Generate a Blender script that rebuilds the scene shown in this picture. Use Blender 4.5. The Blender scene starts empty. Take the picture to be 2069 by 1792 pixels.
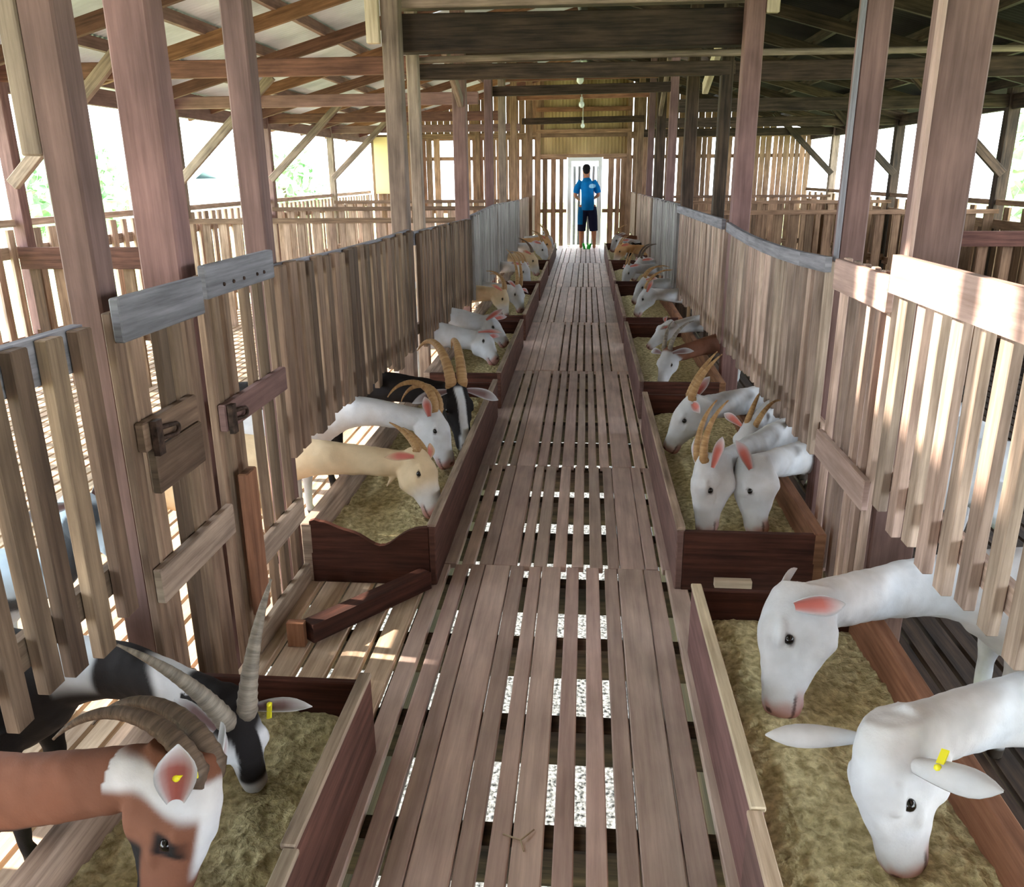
import bpy, bmesh, math, random
import numpy as np
from mathutils import Vector, Matrix, Quaternion, noise

random.seed(11)
S = bpy.context.scene
COL = S.collection
V = Vector

# ------------------------------------------------------------------ camera
cam_d = bpy.data.cameras.new('camera')
cam = bpy.data.objects.new('camera', cam_d)
COL.objects.link(cam)
cam_d.sensor_fit = 'HORIZONTAL'
cam_d.sensor_width = 36.0
cam_d.lens = 36.0 * 1665.0 / 2069.0
cam_d.clip_start = 0.05
cam_d.clip_end = 500
_R = Matrix(((0.996, -0.019, 0.084), (0.086, 0.310, -0.947), (-0.009, 0.950, 0.311)))
_back = V((_R[0][2], _R[1][2], _R[2][2])).normalized()
_right = V((_R[0][0], _R[1][0], _R[2][0]))
_right = (_right - _back * _right.dot(_back)).normalized()
_up = _back.cross(_right)
cam.matrix_world = Matrix(((_right.x, _up.x, _back.x, 0.0), (_right.y, _up.y, _back.y, 0.0),
                           (_right.z, _up.z, _back.z, 1.55), (0, 0, 0, 1)))
S.camera = cam

# ------------------------------------------------------------------ light
w = bpy.data.worlds.new('hazy_sky')
S.world = w
w.use_nodes = True
bg = w.node_tree.nodes['Background']
bg.inputs['Color'].default_value = (0.84, 0.93, 1.0, 1)
bg.inputs['Strength'].default_value = 3.2
sun_d = bpy.data.lights.new('sun', 'SUN')
sun_d.energy = 5.8
sun_d.color = (1.0, 0.88, 0.74)
sun_d.angle = math.radians(1.2)
sun = bpy.data.objects.new('sun', sun_d)
COL.objects.link(sun)
SUN_DIR = V((0.90, -0.10, -0.56)).normalized()
sun.rotation_euler = SUN_DIR.to_track_quat('-Z', 'Y').to_euler()
S.view_settings.view_transform = 'Standard'
S.view_settings.look = 'None'
S.view_settings.gamma = 1.0
S.view_settings.use_curve_mapping = False
S.view_settings.exposure = 1.8
S.cycles.use_denoising = True
S.cycles.max_bounces = 8
S.cycles.diffuse_bounces = 5

# ------------------------------------------------------------------ helpers
def lin(c):
    return tuple(((x / 255.0) / 12.92 if x / 255.0 <= 0.04045 else ((x / 255.0 + 0.055) / 1.055) ** 2.4) for x in c)

def new_mat(name):
    m = bpy.data.materials.new(name)
    m.use_nodes = True
    nt = m.node_tree
    return m, nt, nt.nodes['Principled BSDF']

def wood(name, dark, light, rough=0.75, spec=0.25, stain=0.5, bump=0.35, tone_amt=0.5, su=2.2, sv=42.0):
    m, nt, p = new_mat(name)
    N = nt.nodes.new
    L = nt.links.new
    uv = N('ShaderNodeUVMap'); uv.uv_map = 'uv'
    at = N('ShaderNodeAttribute'); at.attribute_name = 'tone'
    mp = N('ShaderNodeMapping'); mp.inputs['Scale'].default_value = (su, sv, 1)
    L(uv.outputs['UV'], mp.inputs['Vector'])
    n1 = N('ShaderNodeTexNoise'); n1.inputs['Scale'].default_value = 1.0; n1.inputs['Detail'].default_value = 6; n1.inputs['Roughness'].default_value = 0.65
    L(mp.outputs['Vector'], n1.inputs['Vector'])
    mp2 = N('ShaderNodeMapping'); mp2.inputs['Scale'].default_value = (3.0, 7.0, 1)
    L(uv.outputs['UV'], mp2.inputs['Vector'])
    n2 = N('ShaderNodeTexNoise'); n2.inputs['Scale'].default_value = 1.3; n2.inputs['Detail'].default_value = 5
    L(mp2.outputs['Vector'], n2.inputs['Vector'])
    r1 = N('ShaderNodeValToRGB')
    r1.color_ramp.elements[0].position = 0.34; r1.color_ramp.elements[0].color = (*lin(dark), 1)
    r1.color_ramp.elements[1].position = 0.68; r1.color_ramp.elements[1].color = (*lin(light), 1)
    L(n1.outputs['Fac'], r1.inputs['Fac'])
    r2 = N('ShaderNodeMapRange'); r2.inputs['From Min'].default_value = 0.3; r2.inputs['From Max'].default_value = 0.7
    r2.inputs['To Min'].default_value = 1.0 - stain; r2.inputs['To Max'].default_value = 1.0 + stain * 0.35
    L(n2.outputs['Fac'], r2.inputs['Value'])
    r3 = N('ShaderNodeMapRange'); r3.inputs['To Min'].default_value = 1.0 - tone_amt; r3.inputs['To Max'].default_value = 1.0 + tone_amt * 0.6
    L(at.outputs['Fac'], r3.inputs['Value'])
    mu = N('ShaderNodeMath'); mu.operation = 'MULTIPLY'
    L(r2.outputs['Result'], mu.inputs[0]); L(r3.outputs['Result'], mu.inputs[1])
    vm = N('ShaderNodeVectorMath'); vm.operation = 'SCALE'
    L(r1.outputs['Color'], vm.inputs[0]); L(mu.outputs['Value'], vm.inputs['Scale'])
    rt = N('ShaderNodeValToRGB')
    rt.color_ramp.elements[0].color = (1.05, 0.96, 0.97, 1); rt.color_ramp.elements[1].color = (1.0, 1.0, 0.96, 1)
    fr = N('ShaderNodeMath'); fr.operation = 'MULTIPLY'; fr.inputs[1].default_value = 7.31
    f2 = N('ShaderNodeMath'); f2.operation = 'FRACT'
    L(at.outputs['Fac'], fr.inputs[0]); L(fr.outputs['Value'], f2.inputs[0]); L(f2.outputs['Value'], rt.inputs['Fac'])
    vt = N('ShaderNodeVectorMath'); vt.operation = 'MULTIPLY'
    L(vm.outputs['Vector'], vt.inputs[0]); L(rt.outputs['Color'], vt.inputs[1])
    L(vt.outputs['Vector'], p.inputs['Base Color'])
    p.inputs['Roughness'].default_value = rough
    p.inputs['Specular IOR Level'].default_value = spec
    bp = N('ShaderNodeBump'); bp.inputs['Strength'].default_value = bump; bp.inputs['Distance'].default_value = 0.004
    L(n1.outputs['Fac'], bp.inputs['Height'])
    L(bp.outputs['Normal'], p.inputs['Normal'])
    return m

def noisy(name, c1, c2, scale, rough=0.85, bump=0.4, detail=8, dist=0.01, metallic=0.0, stretch=(1, 1, 1), lo=0.35, hi=0.65):
    m, nt, p = new_mat(name)
    N = nt.nodes.new; L = nt.links.new
    tc = N('ShaderNodeTexCoord')
    mp = N('ShaderNodeMapping'); mp.inputs['Scale'].default_value = stretch
    L(tc.outputs['Object'], mp.inputs['Vector'])
    n1 = N('ShaderNodeTexNoise'); n1.inputs['Scale'].default_value = scale; n1.inputs['Detail'].default_value = detail
    L(mp.outputs['Vector'], n1.inputs['Vector'])
    r1 = N('ShaderNodeValToRGB')
    r1.color_ramp.elements[0].position = lo; r1.color_ramp.elements[0].color = (*lin(c1), 1)
    r1.color_ramp.elements[1].position = hi; r1.color_ramp.elements[1].color = (*lin(c2), 1)
    L(n1.outputs['Fac'], r1.inputs['Fac'])
    L(r1.outputs['Color'], p.inputs['Base Color'])
    p.inputs['Roughness'].default_value = rough
    p.inputs['Metallic'].default_value = metallic
    p.inputs['Specular IOR Level'].default_value = 0.2
    if bump:
        bp = N('ShaderNodeBump'); bp.inputs['Strength'].default_value = bump; bp.inputs['Distance'].default_value = dist
        L(n1.outputs['Fac'], bp.inputs['Height']); L(bp.outputs['Normal'], p.inputs['Normal'])
    return m

def plain(name, c, rough=0.5, metallic=0.0):
    m, nt, p = new_mat(name)
    p.inputs['Base Color'].default_value = (*lin(c), 1)
    p.inputs['Roughness'].default_value = rough
    p.inputs['Metallic'].default_value = metallic
    return m

def painted(name, rough=0.8, fur=True):
    """colour comes from the animal's own coat markings, with fine fur grain"""
    m, nt, p = new_mat(name)
    N = nt.nodes.new; L = nt.links.new
    at = N('ShaderNodeAttribute'); at.attribute_name = 'coat'
    tc = N('ShaderNodeTexCoord')
    n1 = N('ShaderNodeTexNoise'); n1.inputs['Scale'].default_value = 160; n1.inputs['Detail'].default_value = 4
    n2 = N('ShaderNodeTexNoise'); n2.inputs['Scale'].default_value = 14; n2.inputs['Detail'].default_value = 4
    L(tc.outputs['Object'], n1.inputs['Vector']); L(tc.outputs['Object'], n2.inputs['Vector'])
    mr = N('ShaderNodeMapRange'); mr.inputs['From Min'].default_value = 0.3; mr.inputs['From Max'].default_value = 0.7
    mr.inputs['To Min'].default_value = 0.86; mr.inputs['To Max'].default_value = 1.06
    L(n2.outputs['Fac'], mr.inputs['Value'])
    vm = N('ShaderNodeVectorMath'); vm.operation = 'SCALE'
    L(at.outputs['Color'], vm.inputs[0]); L(mr.outputs['Result'], vm.inputs['Scale'])
    n3 = N('ShaderNodeTexNoise'); n3.inputs['Scale'].default_value = 5.5; n3.inputs['Detail'].default_value = 3
    L(tc.outputs['Object'], n3.inputs['Vector'])
    mr3 = N('ShaderNodeMapRange'); mr3.inputs['From Min'].default_value = 0.4; mr3.inputs['From Max'].default_value = 0.7
    L(n3.outputs['Fac'], mr3.inputs['Value'])
    mx = N('ShaderNodeMix'); mx.data_type = 'RGBA'; mx.blend_type = 'MULTIPLY'
    mx.inputs['B'].default_value = (0.97, 0.90, 0.84, 1) if fur else (1, 1, 1, 1)
    L(mr3.outputs['Result'], mx.inputs['Factor']); L(vm.outputs['Vector'], mx.inputs['A'])
    L(mx.outputs['Result'], p.inputs['Base Color'])
    p.inputs['Roughness'].default_value = rough
    p.inputs['Specular IOR Level'].default_value = 0.15
    if fur:
        bp = N('ShaderNodeBump'); bp.inputs['Strength'].default_value = 0.25; bp.inputs['Distance'].default_value = 0.003
        L(n1.outputs['Fac'], bp.inputs['Height']); L(bp.outputs['Normal'], p.inputs['Normal'])
    return m

M = {}
M['plank'] = wood('worn_walkway_wood', (186, 162, 154), (220, 198, 188), stain=0.25, tone_amt=0.3, rough=0.55, spec=0.4)
M['post'] = wood('mauve_brown_timber', (108, 84, 80), (136, 108, 104), stain=0.3, tone_amt=0.3)
M['postgrey'] = wood('pale_old_timber', (112, 96, 86), (160, 142, 128), stain=0.4, tone_amt=0.3)
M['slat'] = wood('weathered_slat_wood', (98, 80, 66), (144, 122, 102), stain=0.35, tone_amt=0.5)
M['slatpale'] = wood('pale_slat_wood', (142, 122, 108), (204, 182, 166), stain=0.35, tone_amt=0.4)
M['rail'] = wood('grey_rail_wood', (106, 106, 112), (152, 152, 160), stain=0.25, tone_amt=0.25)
M['fargrey'] = wood('bleached_far_slats', (132, 130, 130), (182, 180, 178), stain=0.25, tone_amt=0.3)
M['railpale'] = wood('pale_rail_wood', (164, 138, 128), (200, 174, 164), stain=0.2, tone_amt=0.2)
M['dark'] = wood('dark_red_board', (52, 28, 22), (98, 58, 46), stain=0.45, tone_amt=0.3)
M['trim'] = wood('dusty_board', (136, 118, 104), (200, 180, 160), stain=0.35, tone_amt=0.3)
M['cream'] = wood('dusty_cream_board', (176, 160, 136), (222, 208, 184), stain=0.2, tone_amt=0.2)
M['orange'] = wood('orange_timber', (120, 82, 60), (164, 120, 92), stain=0.35, tone_amt=0.35)
M['redwood'] = wood('red_brown_timber', (84, 56, 48), (126, 88, 76), stain=0.35, tone_amt=0.35)
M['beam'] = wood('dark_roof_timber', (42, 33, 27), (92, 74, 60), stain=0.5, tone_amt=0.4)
M['penfloor'] = wood('pale_floor_slats', (164, 142, 120), (212, 192, 170), stain=0.25, tone_amt=0.25)
M['wallslat'] = wood('tan_wall_boards', (112, 86, 66), (172, 140, 112), stain=0.35, tone_amt=0.45)
M['ground'] = noisy('white_gravel', (16, 18, 16), (150, 152, 150), 26, bump=0.8, dist=0.03)
M['field'] = noisy('pale_grass', (130, 150, 90), (196, 206, 150), 0.6, bump=0)
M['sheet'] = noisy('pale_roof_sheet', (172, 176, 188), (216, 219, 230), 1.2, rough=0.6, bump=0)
M['sheetshade'] = noisy('shaded_roof_sheet', (24, 21, 19), (54, 48, 44), 1.2, rough=0.8, bump=0)  # shade of the unlit right slope put into the sheet colour
M['walltin'] = noisy('ochre_corrugated_sheet', (150, 124, 84), (202, 176, 130), 2.0, rough=0.6, bump=0, stretch=(1, 1, 0.3))
M['feed'] = noisy('chopped_fodder', (168, 155, 116), (230, 218, 174), 42, rough=0.95, bump=1.0, dist=0.025, detail=10)
M['fur'] = painted('goat_coat')
M['cloth'] = painted('cloth_and_skin', rough=0.85, fur=False)
M['eye'] = plain('dark_eye', (18, 14, 12), 0.15)
M['horn_tan'] = wood('tan_horn', (150, 112, 72), (206, 170, 124), rough=.5, stain=.25, bump=.5, su=70, sv=4)
M['horn_grey'] = wood('grey_horn', (104, 96, 88), (170, 160, 148), rough=.5, stain=.25, bump=.5, su=70, sv=4)
M['horn_dark'] = wood('dark_ridged_horn', (70, 58, 50), (130, 110, 94), rough=.5, stain=.25, bump=.5, su=80, sv=4)
M['tag'] = plain('yellow_plastic', (236, 226, 40), 0.4)
M['iron'] = noisy('rusty_iron', (40, 30, 26), (84, 66, 58), 40, rough=0.6, bump=0.3, metallic=0.4)
M['bulb'] = plain('milky_glass', (232, 238, 232), 0.25)
M['socket'] = plain('white_plastic', (210, 212, 206), 0.5)
M['doorpaint'] = plain('white_door_paint', (236, 236, 232), 0.5)
M['sunpanel'] = plain('sunlit_wall_wood', (206, 182, 134), 0.7)  # end-wall wood with sunlight put into its yellow colour
M['leaf'] = noisy('tree_leaves', (150, 190, 150), (196, 220, 180), 3.0, bump=0)
M['bark'] = noisy('tree_bark', (90, 76, 60), (130, 112, 92), 6.0)
M['house'] = plain('pale_blue_wall', (222, 230, 234), 0.8)
M['houseroof'] = plain('blue_grey_roof', (206, 220, 228), 0.7)
M['bag'] = plain('green_plastic', (40, 190, 70), 0.5)
M['hoof'] = plain('hoof', (60, 52, 46), 0.6)

def ordn(i):
    names = ['first', 'second', 'third', 'fourth', 'fifth', 'sixth', 'seventh', 'eighth', 'ninth', 'tenth', 'eleventh',
             'twelfth', 'thirteenth', 'fourteenth', 'fifteenth', 'sixteenth']
    return names[i]

def tag(o, label=None, cat=None, group=None, kind=None):
    if label: o['label'] = label
    if cat: o['category'] = cat
    if group: o['group'] = group
    if kind: o['kind'] = kind
    return o

def empty(name, loc, label=None, cat=None, group=None, kind=None):
    o = bpy.data.objects.new(name, None)
    o.empty_display_size = 0.1
    o.location = loc
    COL.objects.link(o)
    return tag(o, label, cat, group, kind)

class MB:
    def __init__(self):
        self.v = []; self.f = []; self.uv = []; self.t = []; self.sm = []
    def quad(self, idx, uvs, tone, sm=False):
        self.f.append(tuple(idx)); self.uv.extend(uvs); self.t.append(tone); self.sm.append(sm)
    def beam(self, p0, p1, w, h, up=(0, 0, 1), tone=None, w1=None, h1=None):
        p0 = V(p0); p1 = V(p1); d = p1 - p0; Ln = d.length; d = d / Ln
        up = V(up)
        if abs(d.dot(up.normalized())) > 0.95:
            up = V((0, 1, 0)) if abs(d.y) < 0.9 else V((1, 0, 0))
        s = d.cross(up).normalized(); u = s.cross(d).normalized()
        w1 = w if w1 is None else w1; h1 = h if h1 is None else h1
        tone = random.random() if tone is None else tone
        b = len(self.v)
        for p, ww, hh in ((p0, w, h), (p1, w1, h1)):
            for a, c in ((-1, -1), (1, -1), (1, 1), (-1, 1)):
                self.v.append(p + s * (a * ww / 2) + u * (c * hh / 2))
        ou, ov = random.uniform(0, 50), random.uniform(0, 50)
        per = 0.0
        sides = ((0, 1, w), (1, 2, h), (2, 3, w), (3, 0, h))
        for i, j, l in sides:
            self.quad((b + i, b + j, b + 4 + j, b + 4 + i),
                      ((ou, ov + per), (ou, ov + per + l), (ou + Ln, ov + per + l), (ou + Ln, ov + per)), tone)
            per += l
        self.quad((b + 3, b + 2, b + 1, b), ((ou, ov + h), (ou + w, ov + h), (ou + w, ov), (ou, ov)), tone * 0.8)
        self.quad((b + 4, b + 5, b + 6, b + 7), ((ou, ov), (ou + w, ov), (ou + w, ov + h), (ou, ov + h)), tone * 0.8)
        return self
    def box(self, x0, x1, y0, y1, z0, z1, tone=None):
        dx, dy, dz = x1 - x0, y1 - y0, z1 - z0
        cx, cy, cz = (x0 + x1) / 2, (y0 + y1) / 2, (z0 + z1) / 2
        if dx >= dy and dx >= dz:
            return self.beam((x0, cy, cz), (x1, cy, cz), dy, dz, (0, 0, 1), tone)
        if dy >= dz:
            return self.beam((cx, y0, cz), (cx, y1, cz), dx, dz, (0, 0, 1), tone)
        return self.beam((cx, cy, z0), (cx, cy, z1), dx, dy, (0, 1, 0), tone)
    def tube(self, pts, radii, n=10, tone=0.5, caps=True):
        pts = [V(p) for p in pts]
        b = len(self.v); Lc = 0.0; prev = None
        rows = []
        for i, p in enumerate(pts):
            if i == 0: d = pts[1] - pts[0]
            elif i == len(pts) - 1: d = pts[-1] - pts[-2]
            else: d = pts[i + 1] - pts[i - 1]
            d.normalize()
            if prev is None:
                a = V((0, 0, 1)) if abs(d.z) < 0.9 else V((1, 0, 0))
                s = d.cross(a).normalized()
            else:
                s = (prev - d * prev.dot(d)).normalized()
            prev = s
            u = s.cross(d)
            if i: Lc += (p - pts[i - 1]).length
            r = radii[i] if not isinstance(radii, (int, float)) else radii
            row = []
            for k in range(n):
                an = 2 * math.pi * k / n
                row.append(len(self.v)); self.v.append(p + s * (r * math.cos(an)) + u * (r * math.sin(an)))
            rows.append((row, Lc, r))
        for i in range(len(rows) - 1):
            for k in range(n):
                k2 = (k + 1) % n
                r0, l0, _ = rows[i]; r1, l1, _ = rows[i + 1]
                self.quad((r0[k], r1[k], r1[k2], r0[k2]),
                          ((l0, k * 0.02), (l1, k * 0.02), (l1, k * 0.02 + 0.02), (l0, k * 0.02 + 0.02)), tone, True)
        if caps:
            for row, flip in ((rows[0][0], False), (rows[-1][0], True)):
                rr = list(row) if not flip else list(row)[::-1]
                self.f.append(tuple(rr)); self.uv.extend([(0, 0)] * n); self.t.append(tone); self.sm.append(False)
        return self
    def ball(self, c, r, nu=12, nv=8, sc=(1, 1, 1), tone=0.5):
        c = V(c); b = len(self.v)
        for j in range(1, nv):
            th = math.pi * j / nv
            for i in range(nu):
                ph = 2 * math.pi * i / nu
                self.v.append(c + V((r * sc[0] * math.sin(th) * math.cos(ph), r * sc[1] * math.sin(th) * math.sin(ph), r * sc[2] * math.cos(th))))
        top = len(self.v); self.v.append(c + V((0, 0, r * sc[2]))); bot = len(self.v); self.v.append(c - V((0, 0, r * sc[2])))
        for j in range(nv - 2):
            for i in range(nu):
                i2 = (i + 1) % nu
                self.quad((b + j * nu + i, b + (j + 1) * nu + i, b + (j + 1) * nu + i2, b + j * nu + i2), [(0, 0)] * 4, tone, True)
        for i in range(nu):
            i2 = (i + 1) % nu
            self.quad((top, b + i, b + i2), [(0, 0)] * 3, tone, True)
            self.quad((bot, b + (nv - 2) * nu + i2, b + (nv - 2) * nu + i), [(0, 0)] * 3, tone, True)
        return self
    def build(self, name, mat, parent=None, bevel=0.0, base=None):
        me = bpy.data.meshes.new(name)
        off = V((0, 0, 0))
        if parent is not None:
            off = V(parent.location)
            q = parent.parent
            while q is not None:
                off = off + V(q.location); q = q.parent
        elif base is not None:
            off = V(base)
        me.from_pydata([tuple(p - off) for p in self.v], [], self.f)
        uvl = me.uv_layers.new(name='uv')
        uvl.data.foreach_set('uv', np.array(self.uv, dtype=np.float32).ravel())
        at = me.attributes.new('tone', 'FLOAT', 'FACE')
        at.data.foreach_set('value', np.array(self.t, dtype=np.float32))
        me.polygons.foreach_set('use_smooth', np.array(self.sm, dtype=bool))
        me.materials.append(mat)
        me.update()
        o = bpy.data.objects.new(name, me)
        COL.objects.link(o)
        if parent is not None: o.parent = parent
        elif base is not None: o.location = off
        if bevel:
            bv = o.modifiers.new('edge', 'BEVEL'); bv.width = bevel; bv.segments = 1; bv.limit_method = 'ANGLE'
        return o

def struct(o):
    o['kind'] = 'structure'
    return o

# ------------------------------------------------------------------ layout numbers (metres; corridor runs along +Y)
XL, XR = -1.22, 1.05            # post rows beside the walkway
XOL, XOR = -4.80, 4.75          # outer post rows
PEN_Z = -0.20                   # pen floor
GROUND_Z = -3.6
YB = 19.2                       # end wall
RX = -0.085                     # ridge line
def roof_z(x):
    return 2.45 + 0.27 * ((x + 4.985) if x < RX else (4.815 - x))

# ------------------------------------------------------------------ ground, walkway, pen floors
mb = MB(); mb.box(-90, 90, -40, 160, GROUND_Z - 0.4, GROUND_Z)
struct(mb.build('ground', M['field']))
mb = MB(); mb.box(-7.5, 7.5, -9, 21, GROUND_Z - 0.1, GROUND_Z + 0.02)
struct(mb.build('ground_gravel', M['ground']))

gaps_by_section = [
    (-8.0, 3.10, [(-0.527, .024), (-0.454, .013), (-0.391, .004), (-0.284, .005), (-0.217, .022), (-0.154, .005), (-0.063, .024),
                  (0.014, .030), (0.092, .024), (0.157, .004), (0.263, .004), (0.341, .022)]),
    (3.10, 4.34, [(-0.502, .022), (-0.429, .022), (-0.359, .004), (-0.255, .012), (-0.197, .014), (-0.122, .027), (-0.043, .024),
                  (0.031, .026), (0.109, .022), (0.169, .004), (0.272, .004), (0.333, .016)]),
    (4.34, 6.68, [(-0.479, .020), (-0.408, .020), (-0.361, .004), (-0.251, .017), (-0.181, .018), (-0.115, .019), (-0.032, .016),
                  (0.032, .019), (0.096, .019), (0.166, .018), (0.291, .020), (0.365, .018)]),
    (6.68, 9.02, [(-0.47, .006), (-0.40, .006), (-0.35, .004), (-0.20, .016), (-0.13, .018), (-0.06, .018), (0.01, .018), (0.085, .018),
                  (0.165, .018), (0.24, .016), (0.38, .006)]),
    (9.02, 12.0, [(-0.47, .012), (-0.40, .014), (-0.33, .014), (-0.22, .005), (-0.12, .012), (-0.05, .016), (0.03, .016), (0.10, .014),
                  (0.17, .012), (0.25, .008)]),
    (12.0, 15.3, [(-0.48, .012), (-0.41, .012), (-0.32, .008), (-0.20, .01), (-0.10, .012), (-0.02, .014), (0.06, .014), (0.15, .01), (0.26, .008)]),
    (15.3, 19.1, [(-0.48, .012), (-0.40, .012), (-0.30, .01), (-0.18, .01), (-0.08, .012), (0.02, .014), (0.10, .012), (0.20, .01), (0.30, .008)]),
]
mb = MB()
for y0, y1, gaps in gaps_by_section:
    xs = -0.60; left = xs
    edges = gaps + [(0.425, 0.0)]
    for gx, gw in edges:
        right = gx - gw / 2
        dz = random.uniform(-0.004, 0.0)
        mb.box(left, right, y0 + 0.003, y1 - 0.003, -0.028 + dz, dz)
        left = gx + gw / 2
# landing planks between the two left troughs
struct(mb.build('floor', M['plank'], bevel=0.003))
mb = MB()
for i in range(5):
    x = -1.12 + i * 0.105
    mb.box(x, x + 0.085, 1.5, 3.4, -0.03, -0.002, tone=0.9)
struct(mb.build('floor_landing', M['penfloor'], bevel=0.003))
mb = MB()
y = -7.83
while y < 19:
    mb.box(-1.15, 1.0, y, y + 0.08, -0.15, -0.033)
    y += 0.45
for x in (-0.62, 0.43):
    mb.box(x - 0.04, x + 0.04, -8, 19, -0.30, -0.151)
struct(mb.build('trim_1', M['beam']))           # joists below the walkway

for side, (xa, xb), nm in ((-1, (-4.85, -1.28), 'floor_left'), (1, (1.12, 4.80), 'floor_right')):
    mb = MB()
    x = xa
    while x < xb - 0.05:
        mb.box(x, x + 0.07, -8.0, 19.1, PEN_Z - 0.03, PEN_Z)
        x += 0.09
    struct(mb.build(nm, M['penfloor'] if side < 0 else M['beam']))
    mb = MB()
    y = -7.9
    while y < 19:
        mb.box(xa, xb, y, y + 0.07, PEN_Z - 0.15, PEN_Z - 0.033)
        y += 0.9
    struct(mb.build('trim_%d' % (2 if side < 0 else 3), M['beam']))

# ------------------------------------------------------------------ posts
def post(X, Y, wx, wy, z0, z1, mat, label, group='timber posts', extra=None, cat='post'):
    r = empty('timber_post', (X, Y, z0), label, cat, group)
    mb = MB(); mb.beam((X, Y, z0), (X, Y, z1), wx, wy, (0, 1, 0))
    mb.build('shaft', mat, r, bevel=0.006)
    for nm, p0, p1, a, b, m in (extra or []):
        q = MB(); q.beam(p0, p1, a, b); q.build(nm, M[m], r, bevel=0.004)
    return r

ZP = -0.35
post(XL, 1.97, .085, .085, ZP, roof_z(XL) - .12, M['post'], 'brown timber post nearest the camera on the left, pale board along its upper half',
     'left walkway posts', [('splice_board', (XL - .068, 1.97, 1.60), (XL - .068, 1.97, roof_z(XL) - .25), .05, .085, 'postgrey')])
post(XL, 2.37, .12, .10, ZP, roof_z(XL) - .12, M['post'], 'wide mauve-brown timber post between the two slatted gates on the left', 'left walkway posts')
post(XL, 3.09, .085, .09, ZP, roof_z(XL) - .12, M['post'], 'slim brown timber post at the far side of the second left gate', 'left walkway posts')
post(XL, 5.58, .11, .12, ZP, roof_z(XL) - .1, M['postgrey'], 'pale weathered left post with a pale cleat, carrying the big tie beam', 'left walkway posts',
     [('cleat', (XL - .10, 5.50, 2.32), (XL - .10, 5.50, 2.58), .08, .05, 'cream')])
post(XL, 6.20, .08, .08, ZP, roof_z(XL) - .1, M['postgrey'], 'slim grey post just behind the pale post on the left of the walkway', 'left walkway posts')
post(XL, 8.42, .13, .11, ZP, roof_z(XL) - .1, M['post'], 'brown post on the left with a diagonal strut near its top', 'left walkway posts',
     [('strut', (XL + .02, 8.36, 2.20), (XL + .02, 7.3, 2.62), .05, .10, 'postgrey')])
post(XL, 10.9, .10, .10, ZP, roof_z(XL) - .1, M['post'], 'sixth post from the camera along the left walkway fence', 'left walkway posts')
post(XL, 12.6, .10, .10, ZP, roof_z(XL) - .1, M['postgrey'], 'seventh post from the camera along the left walkway fence', 'left walkway posts')
post(XL, 14.6, .10, .10, ZP, roof_z(XL) - .1, M['wallslat'], 'eighth post from the camera along the left walkway fence', 'left walkway posts')
post(XL + .1, 17.0, .12, .10, ZP, roof_z(XL) - .1, M['wallslat'], 'last tan post along the left fence before the end wall', 'left walkway posts')

post(XR + .04, 2.78, .15, .10, ZP, roof_z(XR) - .12, M['post'], 'widest brown post at the near right, above the sunlit pale rail', 'right walkway posts',
     [('lit_edge', (XR - .045, 2.72, 1.28), (XR - .045, 2.72, roof_z(XR) - .3), .018, .03, 'railpale')])  # pale strip paints the light caught by the post's walkway edge
post(XR + .03, 3.58, .10, .10, ZP, roof_z(XR) - .12, M['post'], 'dark brown post with a painted lit edge beside the right gate', 'right walkway posts',
     [('lit_edge', (XR - .03, 3.53, 1.2), (XR - .03, 3.53, roof_z(XR) - .3), .016, .03, 'rail')])  # lit edge of the post laid on as a paler strip
post(XR, 5.95, .12, .12, ZP, roof_z(XR) - .1, M['post'], 'thick brown right post with a pale cleat, carrying the big tie beam', 'right walkway posts',
     [('cleat', (XR + .10, 5.9, 2.50), (XR + .10, 5.9, 2.82), .08, .05, 'cream')])
post(XR, 6.95, .09, .10, ZP, roof_z(XR) - .1, M['beam'], 'slim dark post just behind the thick weathered post on the right', 'right walkway posts',
     [('strut', (XR - .02, 6.9, 2.62), (XR - .02, 8.0, 2.25), .05, .10, 'cream')])
post(XR, 9.1, .12, .11, ZP, roof_z(XR) - .1, M['beam'], 'fifth post from the camera along the right walkway fence', 'right walkway posts')
post(XR, 11.0, .10, .10, ZP, roof_z(XR) - .1, M['post'], 'sixth post from the camera along the right walkway fence', 'right walkway posts')
post(XR, 12.75, .13, .11, ZP, roof_z(XR) - .1, M['beam'], 'seventh post from the camera along the right walkway fence', 'right walkway posts',
     extra=[('strut', (XR - .02, 12.7, 2.35), (XR - .02, 11.6, 2.95), .05, .10, 'postgrey')])
post(XR, 14.6, .10, .10, ZP, roof_z(XR) - .1, M['post'], 'eighth post from the camera along the right walkway fence', 'right walkway posts')
post(XR - .05, 16.6, .11, .10, ZP, roof_z(XR) - .1, M['wallslat'], 'last tan post along the right fence before the end wall', 'right walkway posts')

for i, Y in enumerate((3.8, 6.9, 9.9, 12.85, 16.1)):
    post(XOL, Y, .11, .11, GROUND_Z, roof_z(XOL) - .05, M['post'] if i % 2 else M['postgrey'],
         'outer eave post with a diagonal brace, %s from the camera along the left outer fence' % ordn(i), 'left outer posts',
         [('brace', (XOL + .03, Y - .07, 1.50), (XOL + 1.25, Y - .07, 2.62), .06, .10, 'postgrey')])
for i, Y in enumerate((3.6, 7.0, 10.4, 13.9, 17.3)):
    post(XOR, Y, .13, .12, GROUND_Z, roof_z(XOR) - .05, M['beam'] if i < 4 else M['postgrey'],
         'outer eave post with a diagonal brace, %s from the camera along the right outer fence' % ordn(i), 'right outer posts',
         [('brace', (XOR - .03, Y - .07, 1.50), (XOR - 1.2, Y - .07, 2.62), .06, .10, 'beam')])

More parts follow.
